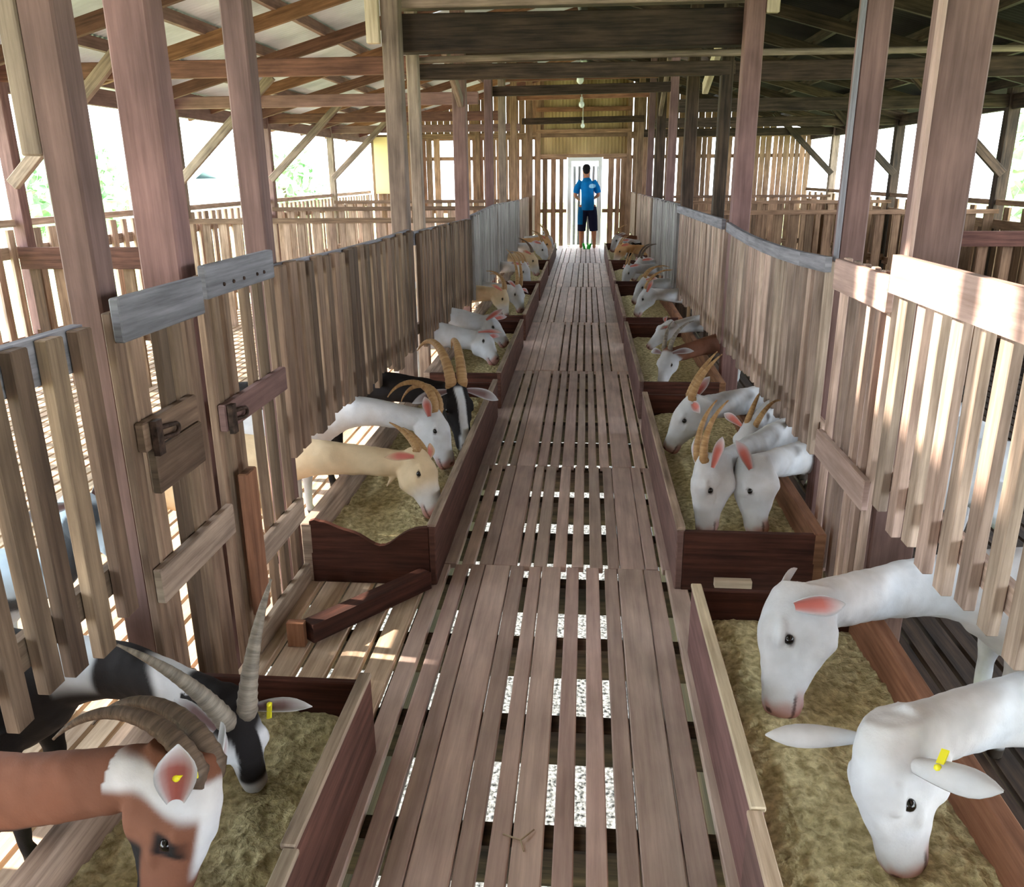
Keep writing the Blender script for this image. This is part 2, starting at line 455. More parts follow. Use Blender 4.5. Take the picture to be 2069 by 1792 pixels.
# ------------------------------------------------------------------ roof
def roof(side, name, mat, holes):
    edge = -5.35 if side < 0 else 5.25
    xs = [edge + (RX - edge) * i / 40.0 for i in range(41)]
    if side > 0: xs = xs[::-1]
    ys = np.arange(-8.0, 19.9, 0.019)
    bmv = []; faces = []
    for xi, x in enumerate(xs):
        for y in ys:
            bmv.append((x, y, roof_z(x) + 0.045 + 0.011 * math.sin(2 * math.pi * y / 0.076)))
    ny = len(ys)
    for xi in range(40):
        xm = (xs[xi] + xs[xi + 1]) / 2
        for yi in range(ny - 1):
            ym = ys[yi]
            if any(h[0] < xm < h[1] and h[2] < ym < h[3] for h in holes): continue
            a = xi * ny + yi
            faces.append((a, a + 1, a + ny + 1, a + ny) if side > 0 else (a, a + ny, a + ny + 1, a + 1))
    me = bpy.data.meshes.new(name); me.from_pydata(bmv, [], faces); me.materials.append(mat)
    me.polygons.foreach_set('use_smooth', np.ones(len(faces), dtype=bool))
    o = bpy.data.objects.new(name, me); COL.objects.link(o)
    so = o.modifiers.new('gauge', 'SOLIDIFY'); so.thickness = 0.004
    return struct(o)
roof(-1, 'ceiling_left', M['sheet'], [(-2.66, -2.03, 0.9, 3.35), (-5.4, -4.69, 2.72, 3.50), (-2.05, -1.6, 9.95, 10.6), (-1.2, -0.95, 13.0, 13.3), (-.9, -.7, 15.2, 15.45), (-1.3, -1.0, 11.6, 11.85)])  # first two openings added out of view to let sun onto fence and landing
roof(1, 'ceiling_right', M['sheetshade'], [(1.4, 1.75, 10.05, 10.5), (1.45, 1.8, 13.0, 13.6), (.0, .22, 16.4, 16.9), (.5, .75, 14.1, 14.4)])
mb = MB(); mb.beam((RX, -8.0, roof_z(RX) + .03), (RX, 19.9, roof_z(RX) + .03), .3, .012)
mb.build('trim_4', M['sheetshade'])['kind'] = 'structure'

# purlins along the barn and rafters across it
for side in (-1, 1):
    sn = 'left' if side < 0 else 'right'
    for i, ax in enumerate((4.75, 4.1, 3.4, 2.72, 1.9, 0.9)):
        x = RX + side * ax
        r = MB(); r.beam((x, -7.9, roof_z(x) - .03), (x, 19.15, roof_z(x) - .03), .055, .10)
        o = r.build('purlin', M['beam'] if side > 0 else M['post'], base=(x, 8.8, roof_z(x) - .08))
        tag(o, '%s long purlin up from the %s eave, under the %s roof sheets' % (ordn(i), sn, 'pale' if side < 0 else 'dark'), 'purlin', '%s roof purlins' % sn)
    k = 0; Y = 2.2
    while Y < 19:
        x0 = RX + side * 5.0; x1 = RX + side * 0.06
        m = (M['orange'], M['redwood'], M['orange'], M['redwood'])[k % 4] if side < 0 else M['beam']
        r = MB(); r.beam((x0, Y, roof_z(x0) - .14), (x1, Y, roof_z(x1) - .14), .05, .12)
        o = r.build('rafter', m, base=((x0 + x1) / 2, Y, roof_z((x0 + x1) / 2) - .2))
        tag(o, '%s %s rafter from the camera under the %s roof slope' % (ordn(k), 'orange-brown' if side < 0 else 'dark', sn), 'rafter', '%s roof rafters' % sn)
        Y += 1.45; k += 1

# tie beams across the corridor
def timber(name, p0, p1, a, b, mat, label, cat, group):
    r = MB(); r.beam(p0, p1, a, b)
    o = r.build(name, mat, base=[(p0[i] + p1[i]) / 2 for i in range(3)], bevel=0.006)
    return tag(o, label, cat, group)
timber('tie_beam', (XL + .02, 5.73, 2.40), (XR + .05, 6.10, 2.45), .14, .22, M['beam'], 'massive soot-brown tie beam across the walkway, nearest the camera', 'beam', 'tie beams over the walkway')
timber('tie_beam', (XL + .0, 5.72, 2.60), (XR + .05, 6.08, 2.66), .12, .12, M['postgrey'], 'greyish beam resting on top of the massive nearest tie beam', 'beam', 'tie beams over the walkway')
rr = MB(); rr.tube([(XL - .0, 6.28, 2.315), (-.1, 6.28, 2.33), (XR + 3.6, 6.9, 2.38)], [.022, .024, .022])
tag(rr.build('roof_pole', M['postgrey'], base=(0, 6.3, 2.3)), 'thin pale round pole lying over a dark beam across the walkway', 'pole')
timber('tie_beam', (XL, 6.30, 2.24), (XR + .05, 6.95, 2.30), .08, .10, M['beam'], 'dark beam right under the thin pale pole', 'beam', 'tie beams over the walkway')
for i, (Y, z, m) in enumerate(((8.5, 2.62, 'beam'), (10.9, 2.52, 'beam'), (12.7, 2.86, 'orange'), (14.6, 2.76, 'orange'), (16.4, 2.48, 'beam'))):
    timber('tie_beam', (XL, Y + .1, z), (XR, Y + .1, z + .02), .09, .11, M[m],
           '%s %s tie beam beyond the pole, over the walkway' % (ordn(i), 'dark' if m == 'beam' else 'orange'), 'beam', 'tie beams over the walkway')
for i, Y in enumerate((6.9, 9.9, 12.85, 16.1)):
    timber('cross_tie', (XOL, Y, 2.36), (XL, Y, 2.36), .06, .13, M['redwood'] if i % 2 == 0 else M['post'],
           '%s level red-brown tie from the camera over the left pens' % ordn(i), 'beam', 'ties over the left pens')
for i, Y in enumerate((7.0, 10.4, 13.9, 17.3)):
    timber('cross_tie', (XR, Y, 2.28), (XOR, Y, 2.28), .06, .14, M['beam'],
           '%s level dark tie from the camera over the right pens' % ordn(i), 'beam', 'ties over the right pens')
for sn, X, sgn in (('left', XOL, -1), ('right', XOR, 1)):
    timber('eave_beam', (X, -1.5, roof_z(X) - .20), (X, 19.1, roof_z(X) - .20), .07, .16, M['post'] if sgn < 0 else M['beam'],
           'long beam under the %s eave on top of the outer posts' % sn, 'beam', None)

# ------------------------------------------------------------------ walkway fences
def fence(X, Y0, Y1, zt0, zt1, zb0, zb1, pitch, sw, st, face, mat, railmat, label, rail_h=.07, rail_front=False, sag=0.0, ragged=.04, low_rail=False, top_jit=.012, group='fence panels'):
    r = empty('fence_panel', (X, (Y0 + Y1) / 2, PEN_Z), label, 'fence', group)
    n = max(2, int(round((Y1 - Y0) / pitch)))
    sl = MB()
    def zt(t): return zt0 + (zt1 - zt0) * t - sag * 4 * t * (1 - t)
    for i in range(n):
        t = (i + .5) / n
        y = Y0 + (Y1 - Y0) * t + random.uniform(-.1, .1) * pitch
        zb = zb0 + (zb1 - zb0) * t + random.uniform(-ragged, ragged)
        top = zt(t) - (.015 if rail_front else 0) + random.uniform(-top_jit, top_jit)
        lean = random.uniform(-.008, .008)
        sl.beam((X, y + lean, zb), (X + random.uniform(-.004, .004), y, top), st, sw * random.uniform(.85, 1.12), (0, 1, 0))
    sl.build('slats', mat, r, bevel=0.003)
    ra = MB()
    xo = X + face * (st / 2 + .013) if rail_front else X - face * (st / 2 + .016)
    k = 6
    for i in range(k):
        a = i / k; b = (i + 1) / k
        ra.beam((xo, Y0 + (Y1 - Y0) * a, zt(a) - rail_h / 2 + .004), (xo, Y0 + (Y1 - Y0) * b, zt(b) - rail_h / 2 + .004), .026, rail_h, tone=.6)
    ra.build('top_rail', railmat, r)
    lo = MB()
    lz0, lz1 = zb0 + .12, zb1 + .12
    lo.beam((X - face * (st / 2 + .016), Y0, lz0), (X - face * (st / 2 + .016), Y1, lz1), .026, .07)
    lo.build('low_rail', mat, r)
    return r

XFL = -1.135; XFR = .985
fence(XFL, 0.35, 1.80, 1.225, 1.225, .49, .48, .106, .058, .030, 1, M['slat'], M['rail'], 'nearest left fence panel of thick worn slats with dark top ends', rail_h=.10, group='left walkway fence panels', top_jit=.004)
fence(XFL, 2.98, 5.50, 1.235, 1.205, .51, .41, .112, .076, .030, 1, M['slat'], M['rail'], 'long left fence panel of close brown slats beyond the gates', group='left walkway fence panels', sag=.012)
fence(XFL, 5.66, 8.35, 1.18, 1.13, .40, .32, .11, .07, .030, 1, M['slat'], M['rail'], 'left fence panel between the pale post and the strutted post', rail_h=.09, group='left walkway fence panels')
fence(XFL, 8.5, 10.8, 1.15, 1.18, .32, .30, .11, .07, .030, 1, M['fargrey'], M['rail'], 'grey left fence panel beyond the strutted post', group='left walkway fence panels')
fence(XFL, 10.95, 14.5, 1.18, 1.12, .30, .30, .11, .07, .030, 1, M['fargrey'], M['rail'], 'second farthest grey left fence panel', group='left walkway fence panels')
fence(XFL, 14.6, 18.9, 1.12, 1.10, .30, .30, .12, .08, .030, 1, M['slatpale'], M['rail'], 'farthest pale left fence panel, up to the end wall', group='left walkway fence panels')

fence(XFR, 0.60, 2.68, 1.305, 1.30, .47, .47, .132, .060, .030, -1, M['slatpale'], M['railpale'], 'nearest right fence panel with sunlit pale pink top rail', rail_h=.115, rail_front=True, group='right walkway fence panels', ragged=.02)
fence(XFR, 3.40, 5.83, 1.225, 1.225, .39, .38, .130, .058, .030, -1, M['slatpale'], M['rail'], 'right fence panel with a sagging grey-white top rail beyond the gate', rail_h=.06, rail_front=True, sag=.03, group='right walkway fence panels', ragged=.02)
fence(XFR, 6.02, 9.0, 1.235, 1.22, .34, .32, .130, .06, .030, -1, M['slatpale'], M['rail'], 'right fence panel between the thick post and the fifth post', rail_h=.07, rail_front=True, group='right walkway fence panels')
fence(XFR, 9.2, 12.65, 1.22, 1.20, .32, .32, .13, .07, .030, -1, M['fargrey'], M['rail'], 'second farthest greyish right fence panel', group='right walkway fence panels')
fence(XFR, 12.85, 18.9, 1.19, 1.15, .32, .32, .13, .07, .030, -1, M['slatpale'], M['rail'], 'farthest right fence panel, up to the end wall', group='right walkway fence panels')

def gate(X, Y0, Y1, face, zt, boards, slat_ys, mat, bmat, topmat, label, latch=None, zb=0.0, group='walkway gates', sw=.05, nails=None):
    """slatted gate with cross boards; boards: (z0, z1, y0, y1, material key or None)"""
    r = empty('slatted_gate', (X, (Y0 + Y1) / 2, zb), label, 'gate', group)
    sl = MB()
    for y in slat_ys:
        sl.beam((X - face * .02, y, zb), (X - face * .02, y + random.uniform(-.006, .006), zt - .01), .024, sw * random.uniform(.85, 1.15), (0, 1, 0))
    sl.build('slats', mat, r, bevel=.003)
    for i, (z0, z1, y0, y1, mk) in enumerate(boards):
        b = MB(); b.beam((X + face * .006, y0, (z0 + z1) / 2), (X + face * .006, y1, (z0 + z1) / 2), .026, z1 - z0)
        bd = b.build('cross_board', M[mk] if mk else bmat, r, bevel=.004)
        if i == 1: latch_board = bd
        if i == 0 and nails:
            for ny_ in nails:
                nl = MB(); nl.ball((X + face * .020, ny_, z0 + (z1 - z0) * .32), .006, 8, 6); nl.build('nail', M['iron'], bd)
    if latch:
        ly, lz = latch
        q = MB()
        x = X + face * .032
        pts = []
        for k in range(13):
            a = math.pi * k / 12
            pts.append((x, ly + .045 + .02 * math.sin(a), lz - .014 + .014 * math.cos(a) + .014))
        pts = [(x, ly - .05, lz + .028)] + pts + [(x, ly - .05, lz)]
        q.tube(pts, .006, n=8)
        q.box(x - .008, x + .008, ly - .06, ly - .03, lz - .04, lz + .05)
        q.build('iron_latch', M['iron'], latch_board)
    return r
gate(-1.09, 1.83, 2.26, 1, 1.26, [(1.18, 1.285, 1.825, 2.26, 'rail'), (.90, .975, 1.85, 2.14, None), (.775, .895, 1.89, 2.15, None), (.49, .588, 1.83, 2.285, 'trim')],
     [1.855, 1.925, 2.055, 2.13, 2.21], M['slat'], M['slat'], M['rail'], 'first slatted gate on the left, with green-grey top board and rusty latch', latch=(1.93, .925))
gate(-1.09, 2.29, 2.90, 1, 1.29, [(1.215, 1.31, 2.29, 2.82, 'rail'), (.81, .895, 2.31, 2.84, None), (.275, .365, 2.455, 2.895, 'trim'), (.0, .08, 2.36, 2.93, 'trim')],
     [2.32, 2.39, 2.47, 2.63, 2.74, 2.86], M['slat'], M['post'], M['rail'], 'second slatted gate on the left, with grey nailed top board and latch', latch=(2.37, .845), nails=(2.40, 2.47, 2.55, 2.66, 2.72), sw=.040)
q = MB(); q.beam((-1.055, 2.37, .17), (-1.055, 2.375, .665), .03, .085, (0, 1, 0))
tag(q.build('gate_stop', M['orange'], base=(-1.055, 2.37, .17), bevel=.004), 'short upright reddish board standing against the second left gate', 'board')
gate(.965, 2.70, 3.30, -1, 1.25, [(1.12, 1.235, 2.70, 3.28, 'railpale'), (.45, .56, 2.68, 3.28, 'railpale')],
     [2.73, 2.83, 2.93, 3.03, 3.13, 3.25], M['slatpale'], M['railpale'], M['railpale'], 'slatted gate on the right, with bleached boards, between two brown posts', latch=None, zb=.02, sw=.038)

# ------------------------------------------------------------------ feed troughs
def trough(side, Y0, Y1, label, flabel, near_top=.25, wavy=False, rim='trim', two_piece=False, fine=.03, fz=.135):
    xi, xo = (-.575, -1.075) if side < 0 else (.385, .905)
    s = 1 if side < 0 else -1            # direction from outer to inner
    r = empty('feed_trough', ((xi + xo) / 2, (Y0 + Y1) / 2, .0), label, 'trough', 'feed troughs')
    f = MB()
    if two_piece:
        ym = Y0 + (Y1 - Y0) * two_piece
        f.beam((xi, Y0, .10), (xi, ym, .105), .028, .26)
        f.beam((xi - s * .008, ym, .115), (xi, Y1, .125), .028, .25)
    else:
        f.beam((xi, Y0, .125), (xi, Y1, .125), .028, .25)
    fb = f.build('front_board', M['redwood'] if side < 0 else M['post'], r, bevel=.004)
    e = MB()
    if two_piece:
        e.beam((xi, Y0, .236), (xi, ym, .241), .034, .014); e.beam((xi - s * .008, ym, .246), (xi, Y1, .256), .034, .014)
    else:
        e.beam((xi, Y0, .256), (xi, Y1, .256), .034, .013)
    e.build('rim_strip', M[rim], fb, bevel=.003)
    b = MB(); b.beam((xo, Y0, .125), (xo, Y1, .13), .045, .25)
    b.build('back_board', M['orange'] if side > 0 else M['trim'], r, bevel=.004)
    lo, hi = min(xi, xo) + .014, max(xi, xo) - .014
    e = MB()
    if wavy:
        n = 24; base = len(e.v)
        tops = []
        for i in range(n + 1):
            t = i / n
            dip = -.085 * math.exp(-((t - .58) / .22) ** 2) + .012 * math.sin(t * 17) * (1 - t)
            tops.append(.25 + dip + (.0 if t > .08 else .01))
        for i in range(n):
            xa = lo + (hi - lo) * i / n; xb = lo + (hi - lo) * (i + 1) / n
            v0 = len(e.v)
            for x, z in ((xa, 0), (xb, 0), (xb, tops[i + 1]), (xa, tops[i])):
                e.v.append(V((x, Y0, z)))
            for x, z in ((xa, 0), (xb, 0), (xb, tops[i + 1]), (xa, tops[i])):
                e.v.append(V((x, Y0 + .022, z)))
            u = i * .02
            e.quad((v0, v0 + 1, v0 + 2, v0 + 3), ((u, 0), (u + .02, 0), (u + .02, tops[i + 1]), (u, tops[i])), .4)
            e.quad((v0 + 7, v0 + 6, v0 + 5, v0 + 4), ((u, 1), (u, 1.2), (u + .02, 1.2), (u + .02, 1)), .4)
            e.quad((v0 + 3, v0 + 2, v0 + 6, v0 + 7), ((u, 2), (u + .02, 2), (u + .02, 2.02), (u, 2.02)), .95)
    else:
        e.box(lo, hi, Y0, Y0 + .022, 0, .25 - random.uniform(0, .008))
    e.build('end_board', M['dark'], r)
    e = MB(); e.box(lo, hi, Y1 - .022, Y1, 0, .25 - random.uniform(0, .01))
    e.build('end_board', M['dark'], r, bevel=.003)
    fl = MB(); fl.box(lo, hi, Y0 + .02, Y1 - .02, .03, .05); fl.build('bottom_board', M['dark'], r)
    # fodder
    nx = max(6, int((hi - lo) / fine)); ny = max(8, int((Y1 - Y0) / fine))
    vs = []; fs = []
    for j in range(ny + 1):
        y = Y0 + .024 + (Y1 - Y0 - .048) * j / ny
        for i in range(nx + 1):
            x = lo + .002 + (hi - lo - .004) * i / nx
            h = .03 * noise.noise(V((x * 3, y * 2.2, side))) + .012 * noise.noise(V((x * 14, y * 14, 3))) + .009 * noise.noise(V((x * 48, y * 48, 9)))
            t = i / nx if side < 0 else 1 - i / nx      # 1 towards walkway
            h -= .02 * math.exp(-((1 - t) / .15) ** 2)
            vs.append((x, y, fz + h))
    for j in range(ny):
        for i in range(nx):
            a = j * (nx + 1) + i
            fs.append((a, a + 1, a + nx + 2, a + nx + 1))
    me = bpy.data.meshes.new('feed'); cx, cy = (lo + hi) / 2, (Y0 + Y1) / 2
    me.from_pydata([(x - cx, y - cy, z - .05) for x, y, z in vs], [], fs); me.materials.append(M['feed'])
    me.polygons.foreach_set('use_smooth', np.ones(len(fs), dtype=bool))
    o = bpy.data.objects.new('fodder', me); o.location = (cx, cy, .05); COL.objects.link(o)
    tag(o, flabel, 'feed', None, 'stuff')
    return r

trough(-1, -.25, 1.90, 'left trough closest to the camera, where the brown and black goats eat', 'olive chopped fodder in the left trough with the brown goat', fine=.010, two_piece=.72)
trough(-1, 2.90, 5.28, 'left trough with a wavy worn end board, beyond the gates', 'chopped fodder in the left trough with the wavy end board', wavy=True, fine=.015)
trough(-1, 5.50, 7.65, 'third trough along the left of the walkway', 'fodder under the two white goats in the third left trough')
trough(-1, 7.95, 10.3, 'fourth trough along the left of the walkway', 'fodder in the fourth left trough')
trough(-1, 10.6, 13.0, 'fifth trough along the left of the walkway', 'fodder in the fifth left trough')
trough(-1, 13.3, 16.6, 'last trough on the left near the end door', 'fodder in the last left trough')
trough(1, .25, 2.48, 'right trough closest to the camera, with a cream worn rim', 'olive chopped fodder under the two nearest white goats', rim='cream', fine=.010, two_piece=.55)
trough(1, 2.93, 5.00, 'right trough with a plain dark end board, beyond the nearest one', 'chopped fodder in the second right trough', fine=.015, rim='trim')
trough(1, 5.30, 7.55, 'third trough along the right of the walkway', 'fodder in the third right trough')
trough(1, 7.85, 10.25, 'fourth trough along the right of the walkway', 'fodder in the fourth right trough')
trough(1, 10.6, 13.0, 'fifth trough along the right of the walkway', 'fodder in the fifth right trough')
trough(1, 13.3, 16.6, 'last trough on the right near the end door', 'fodder in the last right trough')

# dark strut lying on the landing between the left troughs, small blocks and bracket
q = MB(); q.beam((-.60, 2.88, .04), (-.93, 2.44, .05), .06, .07, tone=.1)
tag(q.build('support_strut', M['dark'], base=(-.8, 2.7, 0)), 'dark slanting strut on the landing in front of the wavy trough', 'strut')
q = MB(); q.box(-1.0, -.94, 2.42, 2.45, .0, .09)
tag(q.build('wood_block', M['orange'], base=(-.97, 2.43, 0)), 'small orange wood block on the landing at the foot of the strut', 'block')
q = MB(); q.box(.52, .66, 2.895, 2.925, .03, .06)
tag(q.build('wood_batten', M['cream'], base=(.59, 2.9, .03)), 'short pale batten between the two nearest right troughs', 'batten')
q = MB(); q.tube([(-.175, 1.62, .006), (-.13, 1.60, .010), (-.10, 1.64, .006)], .0025, n=6); q.tube([(-.13, 1.60, .01), (-.12, 1.57, .006)], .002, n=6)
tag(q.build('dry_twig', M['cream'], base=(-.13, 1.6, 0)), 'tiny forked dry twig lying on the walkway planks', 'twig')

# ------------------------------------------------------------------ pen partitions and outer fences
def partition(xa, xb, Y, ztop, label, mat, railmat, group, rh=.16):
    r = empty('pen_partition', ((xa + xb) / 2, Y, PEN_Z), label, 'fence', group)
    sl = MB(); n = int((xb - xa) / .19)
    for i in range(n):
        x = xa + (xb - xa) * (i + .5) / n + random.uniform(-.02, .02)
        sl.beam((x, Y, PEN_Z), (x, Y, ztop - .01), .10 * random.uniform(.7, 1.1), .025, (0, 1, 0))
    sl.build('slats', mat, r)
    ra = MB(); ra.beam((xa, Y - .03, ztop - rh / 2), (xb, Y - .03, ztop - rh / 2), .03, rh); ra.build('top_rail', railmat, r)
    for z in (.25,):
        ra = MB(); ra.beam((xa, Y + .03, z), (xb, Y + .03, z), .03, .09); ra.build('low_rail', mat, r)
    return r
for i, (Y, z) in enumerate(((6.75, 1.0), (9.75, 1.08), (12.7, 1.10), (15.95, 1.10))):
    partition(XOL + .05, XL - .08 if i else -3.5, Y, z, '%s slatted partition from the camera across the left pens' % ordn(i), M['slatpale'] if i else M['slat'], M['redwood'] if i == 0 else M['slat'], 'left pen partitions', .06 if i else .18)
for i, (Y, z) in enumerate(((7.15, 1.08), (10.25, 1.12), (13.75, 1.12), (17.1, 1.12))):
    partition(XR + .1 if i else 2.7, XOR - .05, Y, z, '%s slatted partition from the camera across the right pens' % ordn(i), M['wallslat'], M['redwood'] if i == 0 else M['wallslat'], 'right pen partitions', .05 if i else .12)

def outer(X, Y0, Y1, label, group, mat, solid):
    r = empty('outer_fence', (X, (Y0 + Y1) / 2, GROUND_Z), label, 'fence', group)
    sl = MB(); pitch = .14 if solid else .2
    n = int((Y1 - Y0) / pitch)
    for i in range(n):
        y = Y0 + (Y1 - Y0) * (i + .5) / n + random.uniform(-.01, .01)
        top = 1.14 if (not solid or i % 3 == 0) else .95
        sl.beam((X, y, PEN_Z - .1), (X, y, top), .025, .10 * random.uniform(.7, 1.1) if not solid else .128, (0, 1, 0))
    sl.build('slats', mat, r)
    for z, h in ((1.19, .06), (.95, .10), (.2, .1)):
        ra = MB(); ra.beam((X - .03, Y0, z), (X - .03, Y1, z), .03, h); ra.build('rail', mat, r)
    return r
YY = (.2, 3.8, 6.9, 9.9, 12.85, 16.1, 19.1)
for i in range(6):
    outer(XOL, YY[i] + .07, YY[i + 1] - .07, '%s bay of the pale outer slat fence along the left side' % ordn(i), 'left outer fence bays', M['slatpale'], False)
YY = (.2, 3.6, 7.0, 10.4, 13.9, 17.3, 19.1)
for i in range(6):
    outer(XOR, YY[i] + .07, YY[i + 1] - .07, '%s bay of the brown outer slat fence along the right side' % ordn(i), 'right outer fence bays', M['wallslat'], True)

# ------------------------------------------------------------------ end wall and door
mb = MB()
x = XOL
while x < XOR:
    wd = random.uniform(.09, .14)
    gap = random.choice((.006, .01, .012, .04))
    inner = -1.0 < x < 0.9
    door_zone = -.43 < x + wd and x < .36
    if door_zone: x += wd + .02; continue
    if -3.3 < x < -2.95 or -4.4 < x < -4.2 or 2.6 < x < 2.9: x += .28; continue
    top = 1.86 if inner else 2.30
    mb.box(x, x + wd, YB, YB + .025, -.2, top)
    x += wd + (gap if not (-1 < x < -.45) else .075)
for z in (.75, 1.88, 2.30):
    for xa, xb in ((XOL, -.43), (.36, XOR)):
        mb.box(xa, xb, YB + .026, YB + .06, z - .04, z + .04)
mb.box(XOL, XOR, YB - .04, YB, 2.30, 2.40)
mb.box(-1.1, .95, YB - .05, YB, 1.88, 1.95)
x = XOL
while x < XOR:                                     # boards of the gable above
    wd = .13
    if not (-1.05 < x < .9):
        zt = roof_z(x + wd / 2) - .05
        if zt > 2.62:
            mb.box(x, x + wd, YB, YB + .025, 2.38, zt)
    x += wd + .008
for x in (-1.06, .92, -2.4, 2.3, -3.7, 3.6):
    mb.box(x - .05, x + .05, YB - .08, YB, -.2, roof_z(x) - .05)
struct(mb.build('wall_back', M['wallslat']))
def tin(name, xa, xb, z0, z1, y):
    n = int((xb - xa) / .0095); vs = []; fs = []
    for i in range(n + 1):
        x = xa + (xb - xa) * i / n; yy = y + .010 * math.sin(2 * math.pi * x / .076)
        vs += [(x, yy, z0), (x, yy, z1)]
    for i in range(n):
        fs.append((2 * i, 2 * i + 2, 2 * i + 3, 2 * i + 1))
    me = bpy.data.meshes.new(name); me.from_pydata(vs, [], fs); me.materials.append(M['walltin'])
    me.polygons.foreach_set('use_smooth', np.ones(len(fs), dtype=bool))
    o = bpy.data.objects.new(name, me); COL.objects.link(o)
    so = o.modifiers.new('gauge', 'SOLIDIFY'); so.thickness = .003
    return struct(o)
tin('wall_back_sheet', -1.02, .88, 1.93, 3.62, YB + .015)
for i, (z, m, h) in enumerate(((2.42, 'wallslat', .07), (2.86, 'orange', .09))):
    q = MB(); q.beam((-1.1, YB - .07, z), (.95, YB - .07, z), .06, h)
    struct(q.build('trim_%d' % (5 + i), M[m]))
d = empty('door_1', (-.04, YB, 0)); d['kind'] = 'structure'
q = MB()
q.box(-.41, -.33, YB - .06, YB + .02, 0, 1.88); q.box(.26, .34, YB - .06, YB + .02, 0, 1.88); q.box(-.33, .26, YB - .06, YB + .02, 1.80, 1.88)
q.build('door_frame', M['doorpaint'], d)
q = MB()
for i, x in enumerate(np.arange(-.29, .24, .105)):
    q.box(x, x + .06, YB + .10, YB + .12, 0, 1.70)
q.build('door_slats', M['rail'], d)
q = MB(); q.box(-4.72, -4.40, YB - .09, YB - .05, 1.15, 2.35)
tag(q.build('sunlit_panel', M['sunpanel'], base=(-4.56, YB - .07, 1.15)), 'wall panel with painted-in sunlight at the far left corner of the end wall', 'board')

mb = MB(); x = XOL
while x < XOR:
    mb.box(x, x + .19, -8.03, -8.0, -.2, roof_z(x + .1)); x += .2
struct(mb.build('wall_front', M['wallslat']))
# hanging lamps over the walkway
for i, (Y, z) in enumerate(((8.6, 2.40), (11.05, 2.36), (14.7, 2.30))):
    r = empty('hanging_lamp', (-.075, Y, z), ('nearest', 'middle', 'farthest')[i] + ' of the three white bulbs hanging in a line over the walkway', 'lamp', 'bulbs over the walkway')
    ztop = (2.60, 2.50, 2.74)[i]
    c = MB(); c.tube([(-.075, Y, z + .06), (-.075, Y, ztop)], .006, n=6); c.build('cord', M['socket'], r)
    c = MB(); c.tube([(-.075, Y, z + .025), (-.075, Y, z + .085)], .017, n=10); c.build('socket', M['socket'], r)
    c = MB(); c.ball((-.075, Y, z), .035, sc=(1, 1, 1.15)); c.build('bulb', M['bulb'], r)

# ------------------------------------------------------------------ goats
def ring(c, a_dir, b_dir, a, b, n=14):
    return [c + a_dir * (a * math.cos(2 * math.pi * k / n)) + b_dir * (b * math.sin(2 * math.pi * k / n)) for k in range(n)]

def loft(bm, rings):
    rows = [[bm.verts.new(p) for p in r] for r in rings]
    n = len(rows[0])
    for i in range(len(rows) - 1):
        for k in range(n):
            bm.faces.new((rows[i][k], rows[i][(k + 1) % n], rows[i + 1][(k + 1) % n], rows[i + 1][k]))
    for row, rev in ((rows[0], True), (rows[-1], False)):
        c = V((0, 0, 0))
        for v in row: c += v.co
        c = bm.verts.new(c / n)
        for k in range(n):
            a, b = row[k], row[(k + 1) % n]
            bm.faces.new((b, a, c) if rev else (a, b, c))

def limb(bm, pts, radii, n=10):
    pts = [V(p) for p in pts]; rings = []; prev = None
    for i, p in enumerate(pts):
        d = (pts[min(i + 1, len(pts) - 1)] - pts[max(i - 1, 0)]).normalized()
        if prev is None:
            a = V((1, 0, 0)) if abs(d.x) < .8 else V((0, 1, 0))
            s = d.cross(a).normalized()
        else: s = (prev - d * prev.dot(d)).normalized()
        prev = s; u = d.cross(s)
        r = radii[i]
        ra, rb = r if isinstance(r, tuple) else (r, r)
        rings.append(ring(p, s, u, ra, rb, n))
    loft(bm, rings)

def catmull(P, n):
    P = [P[0] * 2 - P[1]] + P + [P[-1] * 2 - P[-2]]
    out = []
    for i in range(1, len(P) - 2):
        for k in range(n):
            t = k / n
            a, b, c, d = P[i - 1], P[i], P[i + 1], P[i + 2]
            out.append(0.5 * ((2 * b) + (c - a) * t + (2 * a - 5 * b + 4 * c - d) * t * t + (3 * b - a - 3 * c + d) * t ** 3))
    out.append(P[-2])
    return out

def ellipsoid(bm, c, ax, rad, n=12):
    """ax: three unit vectors, rad: three radii"""
    rings = []
    for i in range(1, 8):
        th = math.pi * i / 8
        rings.append(ring(c + ax[2] * (rad[2] * math.cos(th)), ax[0], ax[1], rad[0] * math.sin(th), rad[1] * math.sin(th), n))
    loft(bm, rings[::-1])

WHITE = np.array(lin((202, 204, 209))); CREAM = np.array(lin((210, 188, 156))); BLACK = np.array(lin((30, 27, 28)))
BROWN = np.array(lin((116, 77, 60))); PINK = np.array(lin((196, 112, 102))); NOSE = np.array(lin((176, 118, 106)))
DARKN = np.array(lin((70, 46, 42))); GREYW = np.array(lin((190, 198, 208))); TAN = np.array(lin((206, 164, 116)))

def remeshed(bm, voxel, smooth, name):
    me = bpy.data.meshes.new(name)
    bmesh.ops.recalc_face_normals(bm, faces=bm.faces)
    bm.to_mesh(me); bm.free()
    o = bpy.data.objects.new(name, me); COL.objects.link(o)
    r = o.modifiers.new('r', 'REMESH'); r.mode = 'VOXEL'; r.voxel_size = voxel; r.use_smooth_shade = True
    s = o.modifiers.new('s', 'SMOOTH'); s.factor = .5; s.iterations = smooth
    dg = bpy.context.evaluated_depsgraph_get()
    me2 = bpy.data.meshes.new_from_object(o.evaluated_get(dg))
    bpy.data.objects.remove(o); bpy.data.meshes.remove(me)
    return me2

def sstep(a, b, x):
    t = np.clip((x - a) / (b - a), 0, 1)
    return t * t * (3 - 2 * t)

